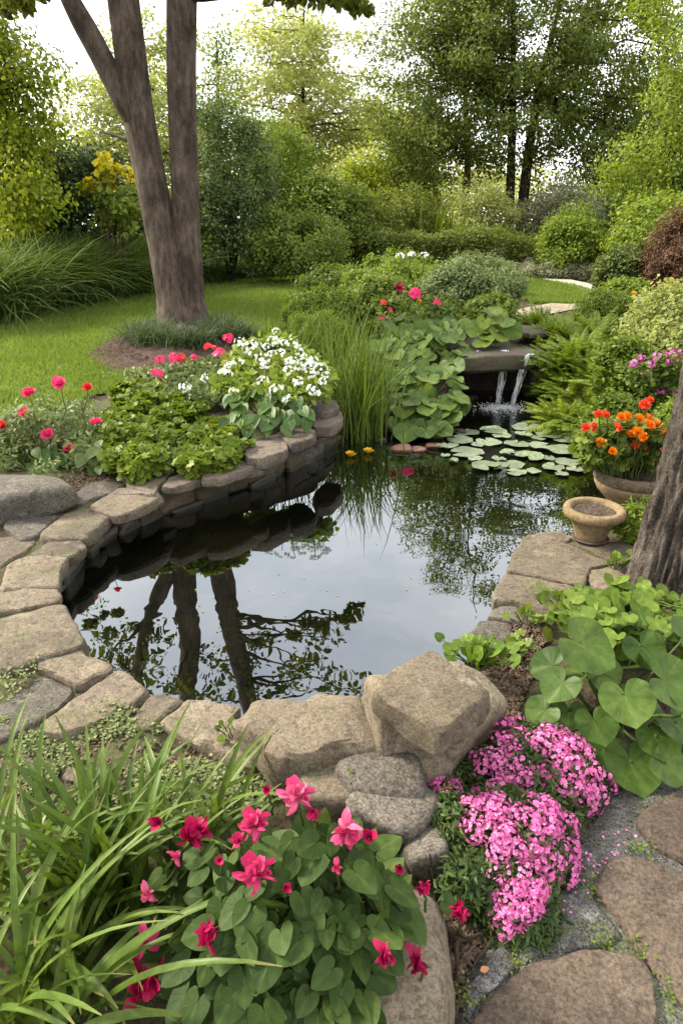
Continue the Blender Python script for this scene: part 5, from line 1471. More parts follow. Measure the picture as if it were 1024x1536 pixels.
# big leaved mass beside the waterfall
def big_leaf_plant(name, px_list, label, mat, T, rad, z_of, group=None, stems=True, facing=.35, cat='plant', base=None, smat=None):
    pts = [P(a, c, z_of(a, c)) for a, c, *_ in px_list]
    b = np.array(base) if base is not None else np.mean(pts, 0)
    b = np.array([b[0], b[1] + .05, hz(b[0], b[1])])
    root = empty(name, b, label, cat, group)
    g, s = Geo(), Geo()
    for p, it in zip(pts, px_list):
        r = it[2] if len(it) > 2 else rad
        out = unit((p - b) * [1, 1, 0] + [0, -.25, 0])
        nr = unit(np.array([0, -.35, 1.]) + out * rng.uniform(.1, 1.0) * facing * 1.6 + rng.normal(0, .3, 3))
        p = p + np.array([0, rng.uniform(-.05, .16), 0]) * (rad > .1)
        scatter(g, T, p[None], (out + np.array([0, 0, -.45]) + rng.normal(0, .45, 3) * [1, 1, .4])[None], nr[None], r * rng.uniform(.65, 1.15), rng.uniform(.95, 1.15))
        if stems: branch_tubes(s, b + rng.normal(0, .04, 3) * [1, 1, 0], p, .006, .004, .1)
    part(g, 'foliage', mat, root)
    if stems: part(s, 'stem', smat or M_STEM, root)
    return root
def spray(x0, y0, x1, y1, n, jit=True):
    return [(rng.uniform(x0, x1), rng.uniform(y0, y1)) for _ in range(n)]
def in_poly(poly, n):
    P_ = np.array(poly, float); lo, hi = P_.min(0), P_.max(0); out = []
    while len(out) < n:
        q = rng.uniform(lo, hi, (200, 2)); k = poly_sd(P_, q[:, 0], q[:, 1]) < 0
        out += [tuple(v) for v in q[k]]
    return out[:n]
zl = lambda a, c: float(np.interp(c, [470, 500, 540, 600, 640], [.80, .70, .50, .28, .10]))
big_leaf_plant('big_leaf_plant', in_poly([(575,575),(690,560),(700,590),(690,630),(655,650),(590,650),(570,620)], 62), 'low clump of big rounded leaves overhanging the water', M_L_LIGU, L_ROUND, .145, zl, 'big leaved clumps beside the waterfall', base=P(640, 600, .25), facing=.28)
big_leaf_plant('big_leaf_plant', in_poly([(570,500),(640,485),(700,515),(715,550),(690,580),(600,580),(565,545)], 56), 'middle clump of big rounded leaves left of the streams', M_L_LIGU, L_ROUND, .15, zl, 'big leaved clumps beside the waterfall', base=P(640, 550, .35), facing=.28)
big_leaf_plant('big_leaf_plant', in_poly([(575,480),(620,470),(700,485),(690,510),(600,510)], 40), 'upper clump of big leaves below the grey brown rock', M_L_LIGU, L_ROUND, .16, zl, 'big leaved clumps beside the waterfall', base=P(640, 500, .42), facing=.25)
big_leaf_plant('big_leaf_plant', in_poly([(705,480),(735,455),(772,478),(765,500),(735,510),(720,515)], 26), 'bright clump of big leaves right above the ledge', M_L_LIGHT, L_ROUND, .15, lambda a, c: float(np.interp(c, [455, 510], [.98, .62])), 'big leaved clumps beside the waterfall', base=P(735, 505, .5), facing=.5)
# reeds
b = P(535, 655, .02); b[2] = -.02
root = empty('reed_clump', b, 'tall clump of narrow reeds standing between the wall and the big leaves', 'reeds')
pb = np.stack([b[0] + rng.normal(0, .17, 330), b[1] + .25 + rng.normal(0, .22, 330), np.full(330, -.04)], 1)
g = blades(330, pb, 0, (.55, 1.12), (.009, .020), (.12, .12), (.1, .9)); part(g, 'blade', M_REED, root)
b = P(480, 560, .35)
root = empty('reed_clump', b, 'looser grassy reeds behind the white flowers', 'reeds')
pb = np.stack([b[0] + rng.normal(0, .3, 300), b[1] + .3 + rng.normal(0, .25, 300), np.full(300, .3)], 1)
g = blades(300, pb, 0, (.4, .85), (.007, .016), (.15, .12), (.1, .8)); part(g, 'blade', M_REED, root)

# ---------------------------------------------------------------- bed on the left
mp = np.array([P(a, c, .38)[:2] for a, c in [(135,530),(150,515),(190,502),(240,495),(330,492),(372,505),(370,525),(330,545),(280,553),(200,552),(150,545)]])
X, Y = np.meshgrid(np.arange(mp[:, 0].min() - .2, mp[:, 0].max() + .2, .05), np.arange(mp[:, 1].min() - .2, mp[:, 1].max() + .2, .05))
sdm = poly_sd(mp, X, Y); Z = H(X, Y) + .03 + .10 * np.clip(-sdm / .6, -.4, 1) + .02 * np.sin(X * 23) * np.sin(Y * 19)
i = np.arange(X.size).reshape(X.shape); f = np.stack([i[:-1, :-1], i[:-1, 1:], i[1:, 1:], i[1:, :-1]], -1).reshape(-1, 4)
f = f[(sdm.ravel()[f] < .06).all(1)]
M_MULCH = soil_mat('mulch', [(.018, .011, .009), (.05, .030, .024), (.11, .07, .055)], 22, 1.0)
tag(Geo().add(np.stack([X, Y, Z], -1).reshape(-1, 3), f).build('mulch_bed', M_MULCH), kind='structure')
GL = 'lilyturf clumps round the tree'
lm = []
for k in range(2):
    lm.append(blades(170, (0, 0, 0), .10, (.28, .5), (.008, .016), (.4, .25), (.5, 1.4)).mesh('lilyturf')); lm[-1].materials.append(M_LIRI)
for k, (px, py, lab) in enumerate([(205,512,'lilyturf at the mulch end of the ring'), (222,520,'pale streaked lilyturf in front of the mulch'), (245,518,'lilyturf in front of the left grey stem'), (268,522,'lilyturf straight in front of the tree foot'), (295,520,'lilyturf right of the tree foot'),
                                   (322,512,'lilyturf between the tree and the white flowers'), (345,506,'lilyturf just behind the pink geranium heads'), (362,512,'last lilyturf behind the white flowers'), (232,504,'lilyturf with upright blades against the trunk'), (330,500,'small lilyturf half hidden behind the others')]):
    p = P(px, py, .42); o = bpy.data.objects.new('lilyturf', lm[k % 2]); COL.objects.link(o); o.location = Vector(p); o.rotation_euler.z = k * 1.3; o.scale = (.95, .95, .8)
    tag(o, lab, 'lilyturf', GL)

# rose bush at the left
def flower_plant(name, base, label, cat, fol, leaves, heads, hmesh, hsize, Y=None, mound=None, group=None, stem_r=.004, fmat=M_L_MID, size=.05, T=L_OVAL, cr=.1, npc=60, up=None, smat=None, wide=1.0, upb=.45):
    """foliage clumps at the points of fol, one part per flower at the points of heads"""
    root = empty(name, base, label, cat, group)
    g = Geo(); clumps(g, np.asarray(fol), cr, npc, size, T, np.asarray(base), .75, wide, up=upb); part(g, 'foliage', fmat, root)
    s = Geo()
    for q in heads:
        p, m, z = q
        st = np.asarray(base) + (np.asarray(p) - base) * [.55, .55, 0]
        branch_tubes(s, st, np.asarray(p) - [0, 0, .3 * z], stem_r, stem_r * .7, .06)
        u = up(p) if up else (rng.normal(0, .3), -.45 + rng.normal(0, .2), .85)
        head('flower', m, root, p, u, z)
    part(s, 'stem', smat or M_STEM, root)
    return root
b = G(60, 705); b[1] += .3; b[2] = hz(b[0], b[1]) - .02
rz = [(45,592,ROSE[0],.055),(40,620,ROSE[1],.05),(90,576,ROSE[0],.055),(132,582,ROSE[2],.04),(4,640,ROSE[2],.05),(72,653,ROSE[0],.05),(102,672,ROSE[1],.045),(145,635,ROSE[1],.05)]
fol = [PY(a, c, b[1] + rng.normal(0, .16)) for a, c in in_poly([(-30,615),(30,612),(80,600),(135,605),(150,640),(155,690),(110,705),(60,712),(0,705),(-30,700)], 90)]
flower_plant('rose_bush', b, 'bush with eight deep pink roses beside the speckled boulder', 'rose bush', fol, None, [(PY(a, c, b[1] - .24 + rng.normal(0, .05)), m, z * .88) for a, c, m, z in rz], None, 0, fmat=M_L_BLUE, size=.042, T=L_LANCE, cr=.10, npc=80, wide=1.3)
b2 = G(60, 712); b2[1] += .05
big_leaf_plant('broad_leaf_plant', spray(30, 660, 95, 705, 22), 'broad green leaves at the foot of the rose bush', M_L_BROAD, L_OVAL6, .13, lambda a, c: float(np.interp(c, [655, 710], [.42, .20])), base=P(60, 700, .2), facing=.8)
big_leaf_plant('grey_leaf_plant', spray(115, 660, 155, 700, 22), 'grey green hanging leaves between the roses and the lime ground cover', M_L_BLUE, L_OVAL6, .12, lambda a, c: float(np.interp(c, [655, 710], [.46, .25])), base=P(135, 680, .25), facing=.9)
# lime ground cover
GLIM = 'lime green ground cover plants on the left bed'
for k, (poly, n, lab) in enumerate([([(150,615),(215,595),(240,615),(215,650),(160,655)], 60, 'lime ground cover beside the roses'), ([(225,620),(290,605),(330,640),(300,680),(235,690)], 80, 'lime ground cover over the broad brown slab'), ([(150,655),(225,650),(240,690),(215,705),(165,690)], 55, 'lime ground cover above the back coping slabs'), ([(295,640),(345,630),(375,650),(362,680),(300,700),(260,695)], 70, 'brightest lime ground cover hanging over the cracked cap'), ([(150,590),(225,575),(300,590),(230,605)], 50, 'sparser lime ground cover next to the lawn')]):
    pts = np.array([P(a, c, float(np.interp(c, [580, 700], [.44, .37]))) for a, c in in_poly(poly, n)])
    b = pts.mean(0); b = np.array([b[0], b[1], hz(b[0], b[1])])
    root = empty('lime_ground_cover', b, lab, 'ground cover', GLIM)
    pts[:, 2] += .05 * np.array([fnoise(p, 6, 3) for p in pts])
    pts[:, 2] += .035 * np.array([fnoise(p, 14, 9) for p in pts]); g = Geo(); clumps(g, pts, .05, 34, .036, L_LOBED, b - [0, -.1, .3], .8, 1.0, 0, up=.55, spread=.55); clumps(g, pts - [0, 0, .06], .06, 18, .036, L_LOBED, b - [0, 0, .5], .6, up=.6)
    part(g, 'foliage', M_L_LIME, root)
# pink geraniums by the tree
b = P(290, 575, .36)
gh = [(240,541,0,.05),(262,538,0,.055),(272,537,1,.045),(331,532,0,.065),(343,508,0,.055),(312,520,1,.04),(232,558,0,.035),(240,561,0,.04),(290,536,0,.03),(322,522,1,.03)]
fol = [P(a, c, float(np.interp(c, [530, 600], [.58, .40]))) for a, c in in_poly([(200,560),(240,552),(300,545),(350,540),(350,575),(320,600),(220,598)], 70)]
flower_plant('geranium', b, 'pink geraniums between the mulch ring and the white flowers', 'geranium', fol, None, [(P(a, c, float(np.interp(c, [505, 562], [.78, .58]))), GERAN[m], z) for a, c, m, z in gh], None, 0, fmat=M_L_BLUE, size=.045, cr=.11, npc=70)
# white phlox on the wall
b = P(425, 600, .33)
wh = [(414,497),(360,513),(372,521),(400,520),(420,530),(440,516),(455,535),(470,541),(480,553),(488,563),(465,560),(394,539),(397,550),(357,543),(338,560),(351,587),(394,571),(415,585),(430,598),(447,572),(470,587),(308,567),(278,581),(381,529),(406,531),(450,551),(437,543),(426,514),(345,548),(460,548),(484,572),(385,515),(410,512),(448,527),(433,556)]
fol = [P(a, c, float(np.interp(c, [500, 640], [.86, .42]))) for a, c in in_poly([(345,540),(370,522),(415,505),(460,530),(492,570),(485,592),(450,598),(400,600),(350,590),(330,575)], 115)]
wp = flower_plant('white_phlox', b, 'bushy plant covered with white flower heads on the raised wall', 'flowering plant', fol, None, [(P(a, c, float(np.interp(c, [495, 600], [.92, .62]))), WHITEH[k % 2], .036 + .009 * (k % 3)) for k, (a, c) in enumerate(wh)], None, 0, fmat=M_L_FRESH, size=.06, cr=.10, npc=46)
g = Geo()
for a, c in spray(345, 575, 462, 640, 62):
    p = P(a, c, float(np.interp(c, [570, 645], [.66, .42])))
    out = unit((p - b) * [1, 1, 0] + [0, -.3, -.5])
    scatter(g, L_OVAL6, p[None], out[None] + rng.normal(0, .3, 3), (unit(np.array([out[0] * .8, out[1] * .8, .7])) + rng.normal(0, .2, 3))[None], .135, 1.1)
part(g, 'broad_leaf', M_L_BROAD, wp)

# ---------------------------------------------------------------- pots
def lathe(prof, n=72, jit=None):
    V, F = [], []
    for i, (r, z) in enumerate(prof):
        for k in range(n):
            a = 2 * math.pi * k / n; rr = r * (1 + (jit(i, a) if jit else 0)); V.append([rr * math.cos(a), rr * math.sin(a), z])
    for i in range(len(prof) - 1):
        for k in range(n):
            F.append([i * n + k, i * n + (k + 1) % n, (i + 1) * n + (k + 1) % n, (i + 1) * n + k])
    return np.array(V), np.array(F)
M_TERRA = stone_mat('terracotta', [(.125, .080, .040), (.20, .135, .070), (.26, .185, .105)], (.30, .245, .155), .35, .25, .3, bump=.25, scale=.9)
M_TERRAD = stone_mat('weathered terracotta rim', [(.075, .052, .034), (.16, .115, .075), (.24, .19, .13)], (.32, .27, .2), .4, .5, .25, bump=.8)
M_POTSOIL = soil_mat('potting soil', [(.025, .017, .012), (.07, .05, .036), (.16, .125, .095)], 60, 1.0)
pb = P(884, 806, .145)
root = empty('clay_pot', pb, 'small empty clay pot with a thick rim on the pond edge', 'plant pot')
V, F = lathe([(.02, .0), (.080, 0), (.085, .01), (.091, .03), (.108, .08), (.130, .125), (.136, .128), (.155, .133), (.166, .145), (.168, .165), (.163, .18), (.150, .188), (.132, .186), (.122, .178), (.118, .150), (.115, .12), (.02, .12)], 80, lambda i, a: .006 * math.sin(3 * a + i * .2))
Geo().add(V, F).build('body', M_TERRA, root)
xs = np.linspace(0, 1, 9)[1:]; prof = [(r * .121, .156 + .008 * math.sin(r * 9)) for r in xs]
V, F = lathe(prof[::-1], 60, lambda i, a: .01 * math.sin(7 * a + i)); g = Geo().add(V, F); g.add([[0, 0, .157]] + [list(V[-60 + k]) for k in range(60)], [[0, 1 + k, 1 + (k + 1) % 60] for k in range(60)])
g.build('soil', M_POTSOIL, root)
V, F = lathe([(.02, -.003), (.098, -.003), (.104, .003), (.100, .008), (.088, .006), (.02, .006)], 60); Geo().add(V, F).build('saucer', M_LEDGE, root)
bb = P(945, 752, .10)
root = empty('clay_bowl', bb, 'wide clay bowl with a carved weathered rim, planted with marigolds', 'plant pot')
V, F = lathe([(.02, 0), (.15, 0), (.155, .012), (.19, .05), (.228, .09), (.246, .125), (.248, .14), (.244, .15), (.21, .155), (.02, .15)], 90, lambda i, a: .004 * math.sin(4 * a))
bowl_body = Geo().add(V, F).build('body', M_TERRA, root)
V, F = lathe([(.205, .148), (.243, .149), (.252, .158), (.257, .18), (.256, .205), (.247, .218), (.230, .222), (.214, .216), (.206, .19), (.203, .16)], 160, lambda i, a: .012 * math.sin(26 * a + 2 * math.sin(i)) * (1 if 1 < i < 7 else 0) + .010 * noise.noise(Vector((math.cos(a) * 7, math.sin(a) * 7, i * .5))))
Geo().add(V, F).build('rim', M_TERRAD, bowl_body)
V, F = lathe([(r * .208, .185) for r in np.linspace(1, .05, 8)], 60, lambda i, a: .01 * math.sin(7 * a + i)); Geo().add(V, F).build('soil', M_POTSOIL, root)
# marigolds
b = bb + [0, 0, .19]
mh = [(901,664,0,.045),(918,677,0,.036),(889,640,1,.042),(878,641,1,.038),(926,641,1,.040),(897,621,1,.036),(908,622,1,.036),(966,607,1,.042),(974,600,1,.03),(931,626,0,.042),(940,624,0,.04),(958,628,0,.042),(972,627,0,.038),(984,637,0,.042),(990,645,0,.038),(974,637,0,.040),(956,648,0,.046),(963,655,0,.042),(946,651,0,.038),(952,667,1,.038),(963,668,1,.042),(994,650,0,.034),(998,676,1,.04),(1003,678,0,.03)]
fol = [PY(a, c, b[1] + rng.normal(0, .10)) for a, c in in_poly([(868,660),(885,640),(930,632),(985,640),(1005,670),(1000,690),(960,700),(905,700),(880,690)], 110)]
mroot = flower_plant('marigold_plant', b, 'orange and red marigolds filling the clay bowl', 'marigolds', fol, None, [(PY(a, c, b[1] - .20 + rng.normal(0, .05)), POM[m], z * .76) for a, c, m, z in mh], None, 0, fmat=M_L_MID, size=.036, cr=.065, npc=60, T=L_LOBED, up=lambda p: (rng.normal(0, .3), -.6, .75))
sb((915,765,965,815), 3.55, M_L_FRESH, .035, .05, 40, 40, 'small grassy plant between the clay pot and the furrowed trunk', 'small_plant', L_LANCE, None, up=1.0)
sb((955,745,985,790), 3.75, M_L_MID, .03, .05, 24, 30, 'tuft of small leaves behind the furrowed trunk foot', 'small_plant', L_LANCE, None, up=1.0)

# ================================================================ foreground
# crimson flowered plant
fc, fr = np.array([-.085, 1.18, .10]), np.array([.36, .36, .40])
fbz = np.array([fc[0], fc[1], .04])
root = empty('crimson_flower_plant', fbz, 'leafy plant with crimson flowers in front of the near boulders', 'flowering plant')
poly = [(225,1290),(290,1262),(330,1275),(370,1245),(430,1235),(500,1225),(560,1262),(600,1285),(660,1335),(690,1370),(690,1400),(640,1390),(600,1400),(570,1480),(560,1545),(520,1600),(250,1600),(245,1480),(215,1440),(200,1380),(190,1330)]
g = Geo(); lp = in_poly(poly, 430)
pts = np.array([on_mound(a, c, fc, fr) for a, c in lp])
o = unit((pts - fc) / fr)
pts = pts - o * rng.uniform(-.01, .12, len(pts))[:, None]
d = o * [1, 1, 0] + np.array([0, -.35, -.55]) + rng.normal(0, .75, pts.shape)
nr = o + np.array([0, -.30, .65]) + rng.normal(0, .42, pts.shape)
scatter(g, L_HEART, pts, d, nr, rng.uniform(.040, .068, len(pts)), rng.uniform(.9, 1.12, len(pts)))
ip = fc + randdir(260) * fr * rng.uniform(.35, .80, 260)[:, None]; ip = ip[ip[:, 2] > .05]
scatter(g, L_HEART, ip, unit(ip - fc) + rng.normal(0, .5, ip.shape), np.tile([0, -.3, 1.], (len(ip), 1)) + rng.normal(0, .4, ip.shape), .06)
part(g, 'foliage', M_L_HEART, root)
fl_ = [(447,1197,RAG[2],.050,.10),(386,1238,RAG[2],.046,.09),(388,1312,RAG[2],.050,.07),(288,1250,RAG[0],.050,.10),(222,1340,RAG[3],.036,.08),(216,1412,STAR,.050,.08),(308,1393,RAG[1],.042,.06),
       (218,1487,RAG[1],.058,.09),(232,1468,BUD,.055,.10),(585,1438,RAG[1],.036,.08),(632,1448,RAG[1],.042,.07),(516,1242,RAG[2],.050,.08),(553,1258,BUD,.040,.07),(637,1330,RAG[0],.022,.05),(690,1364,RAG[0],.030,.04),(401,1182,BUD,.026,.09),(470,1215,RAG[4],.030,.07),(360,1262,RAG[4],.030,.08),(262,1285,RAG[3],.028,.08),(240,1450,RAG[4],.034,.07),(425,1330,BUD,.024,.06),(330,1290,BUD,.024,.07),(505,1300,RAG[3],.024,.05),(600,1300,BUD,.026,.05),(205,1505,RAG[4],.040,.08),(243,1232,BUD,.040,.11)]
s = Geo()
for px, py, m, z, lift in fl_:
    q = on_mound(px, py + 12, fc, fr); dd = ray(px, py)
    t = (q - CAMN) @ dd - lift * .9; p = CAMN + dd * t
    u = (rng.normal(0, .4), -.75 + rng.normal(0, .25), .65)
    head('flower', m, root, p, u, z * .82)
    branch_tubes(s, q - o.mean(0) * .05 - [0, 0, .06], p, .004, .003, .02)
for k in range(40):
    q = pts[rng.integers(len(pts))]; branch_tubes(s, fbz + rng.normal(0, .05, 3) * [1, 1, 0], q, .005, .003, .1)
part(s, 'stem', M_STEM, root)

# daylily clumps at the lower left
GD = 'clumps of long bladed daylily leaves'
def daylily(base, n, L, W, lean, curve, label, spread=.07, az=None):
    root = empty('daylily', base, label, 'daylily', GD)
    part(blades(n, base, spread, L, W, lean, curve, nseg=10, fold=.22, az=az, twist=.5, taper=.6), 'foliage', M_BLADE, root)
daylily(P(150, 1365, .04), 84, (.30, .58), (.018, .035), (.20, .16), (.25, 1.3), 'tallest upright daylily clump left of the crimson flowers')
daylily(P(290, 1290, .04), 44, (.26, .48), (.016, .030), (.25, .2), (.4, 1.5), 'daylily clump nearest the near coping stones')
daylily(P(20, 1330, .04), 44, (.30, .54), (.014, .027), (.4, .25), (.5, 1.6), 'daylily clump cut by the left picture edge', .09)
daylily(P(60, 1560, .03), 44, (.40, .72), (.018, .031), (.35, .2), (.7, 1.7), 'arching daylily clump in the lower left corner', .06)
daylily(P(105, 1470, .03), 30, (.25, .5), (.016, .032), (.4, .2), (.6, 1.7), 'low daylily clump tucked against the crimson flowers', .06)

# phlox mounds
GPH = 'mounds of pink creeping phlox'
def mound(c, r, label, heads_px, fm=M_L_MID, nfol=150):
    c = np.array(c, float); r = np.array(r, float)
    root = empty('creeping_phlox', c, label, 'phlox', GPH)
    C = shell(nfol, c, r, -.1, .8); C[:, 2] = np.maximum(C[:, 2], c[2] + .01)
    C = c + (C - c) * (1 + .22 * np.array([fnoise(p, 7, 2) for p in C]))[:, None] * .93
    g = Geo(); clumps(g, C, .04, 95, .024, L_LANCE, c - [0, 0, .05], .9, 1.3, up=.5, spread=.5); part(g, 'foliage', fm, root)
    for a, b_, rad in heads_px:
        p = on_mound(a, b_, c, r)
        n_ = unit((p - c) / r ** 2) + rng.normal(0, .12, 3)
        head('flower_cluster', PHLOXH[int(rng.integers(3))], root, p + unit(n_) * rng.uniform(-.006, .022), n_, rad * rng.uniform(.6, 1.15))
M_L_PHLOX = leaf_mat('phlox foliage', [(.025, .05, .014), (.055, .09, .022), (.11, .14, .04)], .3)
pc1 = P(800, 1165, .10)
mound((pc1[0], pc1[1] + .02, .06), (.24, .17, .17), 'upper wide phlox mound below the round green leaves', [(a, b_, .028) for a, b_ in in_poly([(725,1080),(750,1058),(770,1070),(790,1100),(840,1090),(870,1110),(905,1160),(920,1190),(890,1215),(850,1180),(800,1165),(790,1195),(745,1170),(710,1150),(705,1125),(740,1110)], 99)], M_L_PHLOX, 170)
pc2 = P(668, 1205, .08)
mound((pc2[0], pc2[1] + .01, .05), (.085, .09, .10), 'smallest phlox mound beside the cobbles', [(a, b_, .023) for a, b_ in in_poly([(645,1180),(665,1168),(690,1172),(698,1190),(680,1202),(650,1198)], 16)], M_L_PHLOX, 40)
pc3 = P(765, 1270, .10)
mound((pc3[0], pc3[1] + .02, .06), (.18, .165, .18), 'densest phlox mound in the middle of the group', [(a, b_, .027) for a, b_ in in_poly([(680,1250),(698,1212),(715,1185),(765,1180),(810,1205),(850,1232),(865,1270),(848,1325),(815,1312),(790,1285),(760,1302),(720,1272)], 99)], M_L_PHLOX, 130)
pc4 = P(772, 1365, .08)
mound((pc4[0], pc4[1], .05), (.10, .095, .13), 'lowest phlox mound beside the grey flagstone', [(a, b_, .023) for a, b_ in in_poly([(730,1340),(745,1310),(775,1302),(805,1315),(812,1350),(800,1385),(770,1398),(740,1380)], 58)], M_L_PHLOX, 70)
pc5 = P(675, 1265, .06)
sb((640,1215,720,1330), float(pc5[1]), M_L_PHLOX, .024, .04, 70, 70, 'flowerless green tuft beside the cobbles', 'small_plant', L_LANCE, None, wide=1.3)
sb((668,1300,712,1370), float(P(690, 1365, .05)[1]), M_L_PHLOX, .024, .03, 30, 50, 'flowerless green tuft near the bare roots', 'small_plant', L_LANCE, None, wide=1.3)

# big round leaves at the right
hb = P(925, 1080, .10); hb[1] += .05; hb[2] = .07
root = empty('round_leaf_plant', hb, 'plant with big round green leaves beside the phlox', 'plant')
HL = [  # px, py, height, size, normal tilt (x, towards viewer), direction of the tip
 (876,972,.40,.155,(-.05,.35),(.75,-.4)), (940,1052,.36,.118,(-.15,.95),(.1,-1)), (1005,1025,.40,.135,(.1,.60),(.9,-.2)), (893,1088,.22,.10,(.15,.85),(.2,-1)),
 (948,1150,.12,.135,(.15,.95),(.15,-1)), (840,1030,.27,.10,(-.55,.35),(-.6,-.5)), (812,1068,.20,.085,(-.6,.5),(-.8,-.3)), (822,1000,.26,.10,(-.4,.5),(-.8,.2)), (965,975,.35,.11,(.0,.5),(.3,-.8)),
 (905,1010,.30,.09,(.0,.6),(.5,-.7)), (1015,1088,.22,.10,(.3,.7),(.5,-.8)), (852,1072,.18,.085,(-.2,.7),(-.2,-1)), (985,1110,.18,.11,(.2,.7),(.4,-1)), (1030,960,.42,.12,(.2,.5),(.6,.2)), (930,1000,.28,.11,(0,.3),(0,.7)),
 (870,1010,.22,.10,(0,.4),(-.3,.6)), (1000,1150,.14,.10,(.3,.6),(.7,-.5)), (905,1130,.12,.10,(-.1,.7),(-.3,-1)), (965,1060,.22,.12,(.2,.3),(.8,.4)), (1040,1070,.34,.13,(.3,.3),(.9,.2)), (840,1110,.10,.075,(-.3,.6),(-.6,-.7)), (985,1000,.33,.10,(.1,.4),(.4,.7))]
s = Geo()
for px, py, z, r, (nx_, nv), (dx, dy) in HL:
    p = P(px, py, z)
    n_ = np.array([nx_, -nv * .8, 1.0]); dv = np.array([dx, dy, -.30 - .3 * max(-dy, 0)])
    att = p - unit(dv) * r * .15
    g = Geo(); scatter(g, disc_leaf(round_r, 67, 6, .20, .0, .06, 5, px, .035), att[None], dv[None], n_[None], r, 1.12); lo = part(g, 'leaf', M_L_BIG, root)
    branch_tubes(s, hb + rng.normal(0, .04, 3) * [1, 1, 0], att, .007, .005, .05)
part(s, 'stem', M_STEM, root)
# lighter round leaved plant behind it
lb = P(940, 930, .12); lb[1] += .1; lb[2] = .08
root = empty('light_leaf_plant', lb, 'light green plant of many small round leaves at the trunk foot', 'plant')
poly = [(830,905),(860,885),(900,878),(935,868),(965,870),(1010,890),(1050,900),(1060,960),(1010,965),(960,950),(930,965),(890,955),(860,945),(835,930)]
lpx = in_poly(poly, 150); pts = np.array([P(a, c, float(np.interp(c, [865, 965], [.36, .34])) + rng.normal(0, .035) - max(0, 880 - a) * .0016) for a, c in lpx])
o = unit(pts - lb + [0, 0, .1])
g = Geo(); scatter(g, L_ROUND_S, pts, o * [1, 1, 0] + [0, -.3, -.2] + rng.normal(0, .4, pts.shape), np.array([0, -.35, 1.]) + o * .3 + rng.normal(0, .28, pts.shape), rng.uniform(.035, .07, len(pts)), 1.1)
pts2 = pts - [0, 0, .08] + rng.normal(0, .03, pts.shape); scatter(g, L_ROUND_S, pts2, o + rng.normal(0, .5, pts.shape), np.array([0, -.3, 1.]) + rng.normal(0, .3, pts.shape), .05)
part(g, 'foliage', M_L_LIGHT, root)
s = Geo()
for q in pts[::2]: branch_tubes(s, lb + rng.normal(0, .1, 3) * [1, 1, 0], q, .004, .003, .1)
part(s, 'stem', M_STEM, root)
# seedlings between the stones
GSE = 'lime green seedlings between the stones'
for k, (px, py, z, n, w, sz, lab) in enumerate([(715,992,.22,46,.058,.038,'leafy lime green seedling behind the capping boulder'), (765,975,.17,26,.05,.026,'tiny frilly seedling beside the grey chip of stone'), (790,930,.17,14,.05,.03,'pale seedling creeping on the narrow weathered slab'), (925,850,.17,10,.035,.03,'single seedling at the foot of the furrowed trunk'),
     (845,905,.19,18,.08,.035,'yellowish seedling creeping on the tan slab'), (540,1150,.20,12,.045,.026,'small green seedling on the dark grey cobble'), (350,1100,.17,10,.04,.02,'tiny seedling in the joint before the big flat boulder')]):
    c = P(px, py, z - .03)
    q = c + np.stack([rng.normal(0, w, n), rng.normal(0, w * .8, n), np.abs(rng.normal(0, .03, n)) + .01], 1)
    root = empty('seedling', c - [0, 0, .04], lab, 'seedling', GSE)
    o_ = unit(q - c + [0, 0, .01])
    g = Geo(); scatter(g, L_ROUND_S if k != 1 else L_LOBED, q, o_ + rng.normal(0, .3, q.shape), np.array([0, -.3, 1.]) + rng.normal(0, .3, q.shape), sz * rng.uniform(.7, 1.25, n)); part(g, 'foliage', M_L_LIGHT, root)
    s = Geo()
    for v in q: branch_tubes(s, c - [0, 0, .05], v, .003, .002, .1)
    part(s, 'stem', M_STEM, root)

# ground cover, chips, twigs
def ground_scatter(poly_px, n, dz=0.0):
    pw = np.array([G(a, c)[:2] for a, c in poly_px]); lo, hi = pw.min(0), pw.max(0); out = []
    while len(out) < n:
        q = rng.uniform(lo, hi, (n * 2, 2)); q = q[poly_sd(pw, q[:, 0], q[:, 1]) < 0]; out += list(q)
    q = np.array(out[:n]); return np.stack([q[:, 0], q[:, 1], H(q[:, 0], q[:, 1]) + dz], 1)
q = np.concatenate([ground_scatter([(-60,1080),(60,1085),(180,1080),(300,1110),(400,1150),(420,1200),(300,1260),(-60,1300)], 15000, .012), ground_scatter([(0,1000),(60,985),(60,1010),(20,1060),(0,1060)], 220, .02), ground_scatter([(180,1055),(235,1035),(240,1050),(190,1090),(100,1100)], 300, .02)])
keep = np.array([fnoise(p, 5.0, 4) + .25 * fnoise(p, 17, 8) for p in q]) > -.14; q = q[keep]
g = Geo(); scatter(g, L_DIA, q + np.abs(rng.normal(0, .008, (len(q), 1))) * [[0, 0, 1]], randdir(len(q)) * [1, 1, .4] + [0, 0, .3], randdir(len(q)) * .5 + [0, 0, 1], rng.uniform(.008, .020, len(q)), 1.4)
tag(g.build('creeping_ground_cover', leaf_mat('moss leaf', [(.09, .12, .04), (.17, .20, .08), (.27, .29, .15)], .2, .7, None, .2, 7)), 'pale green creeping cover between the near coping stones and the daylilies', 'ground cover', kind='stuff')
M_CHIP = soil_mat('bark chip', [(.035, .022, .014), (.09, .06, .04), (.19, .14, .10)], 15, .5)
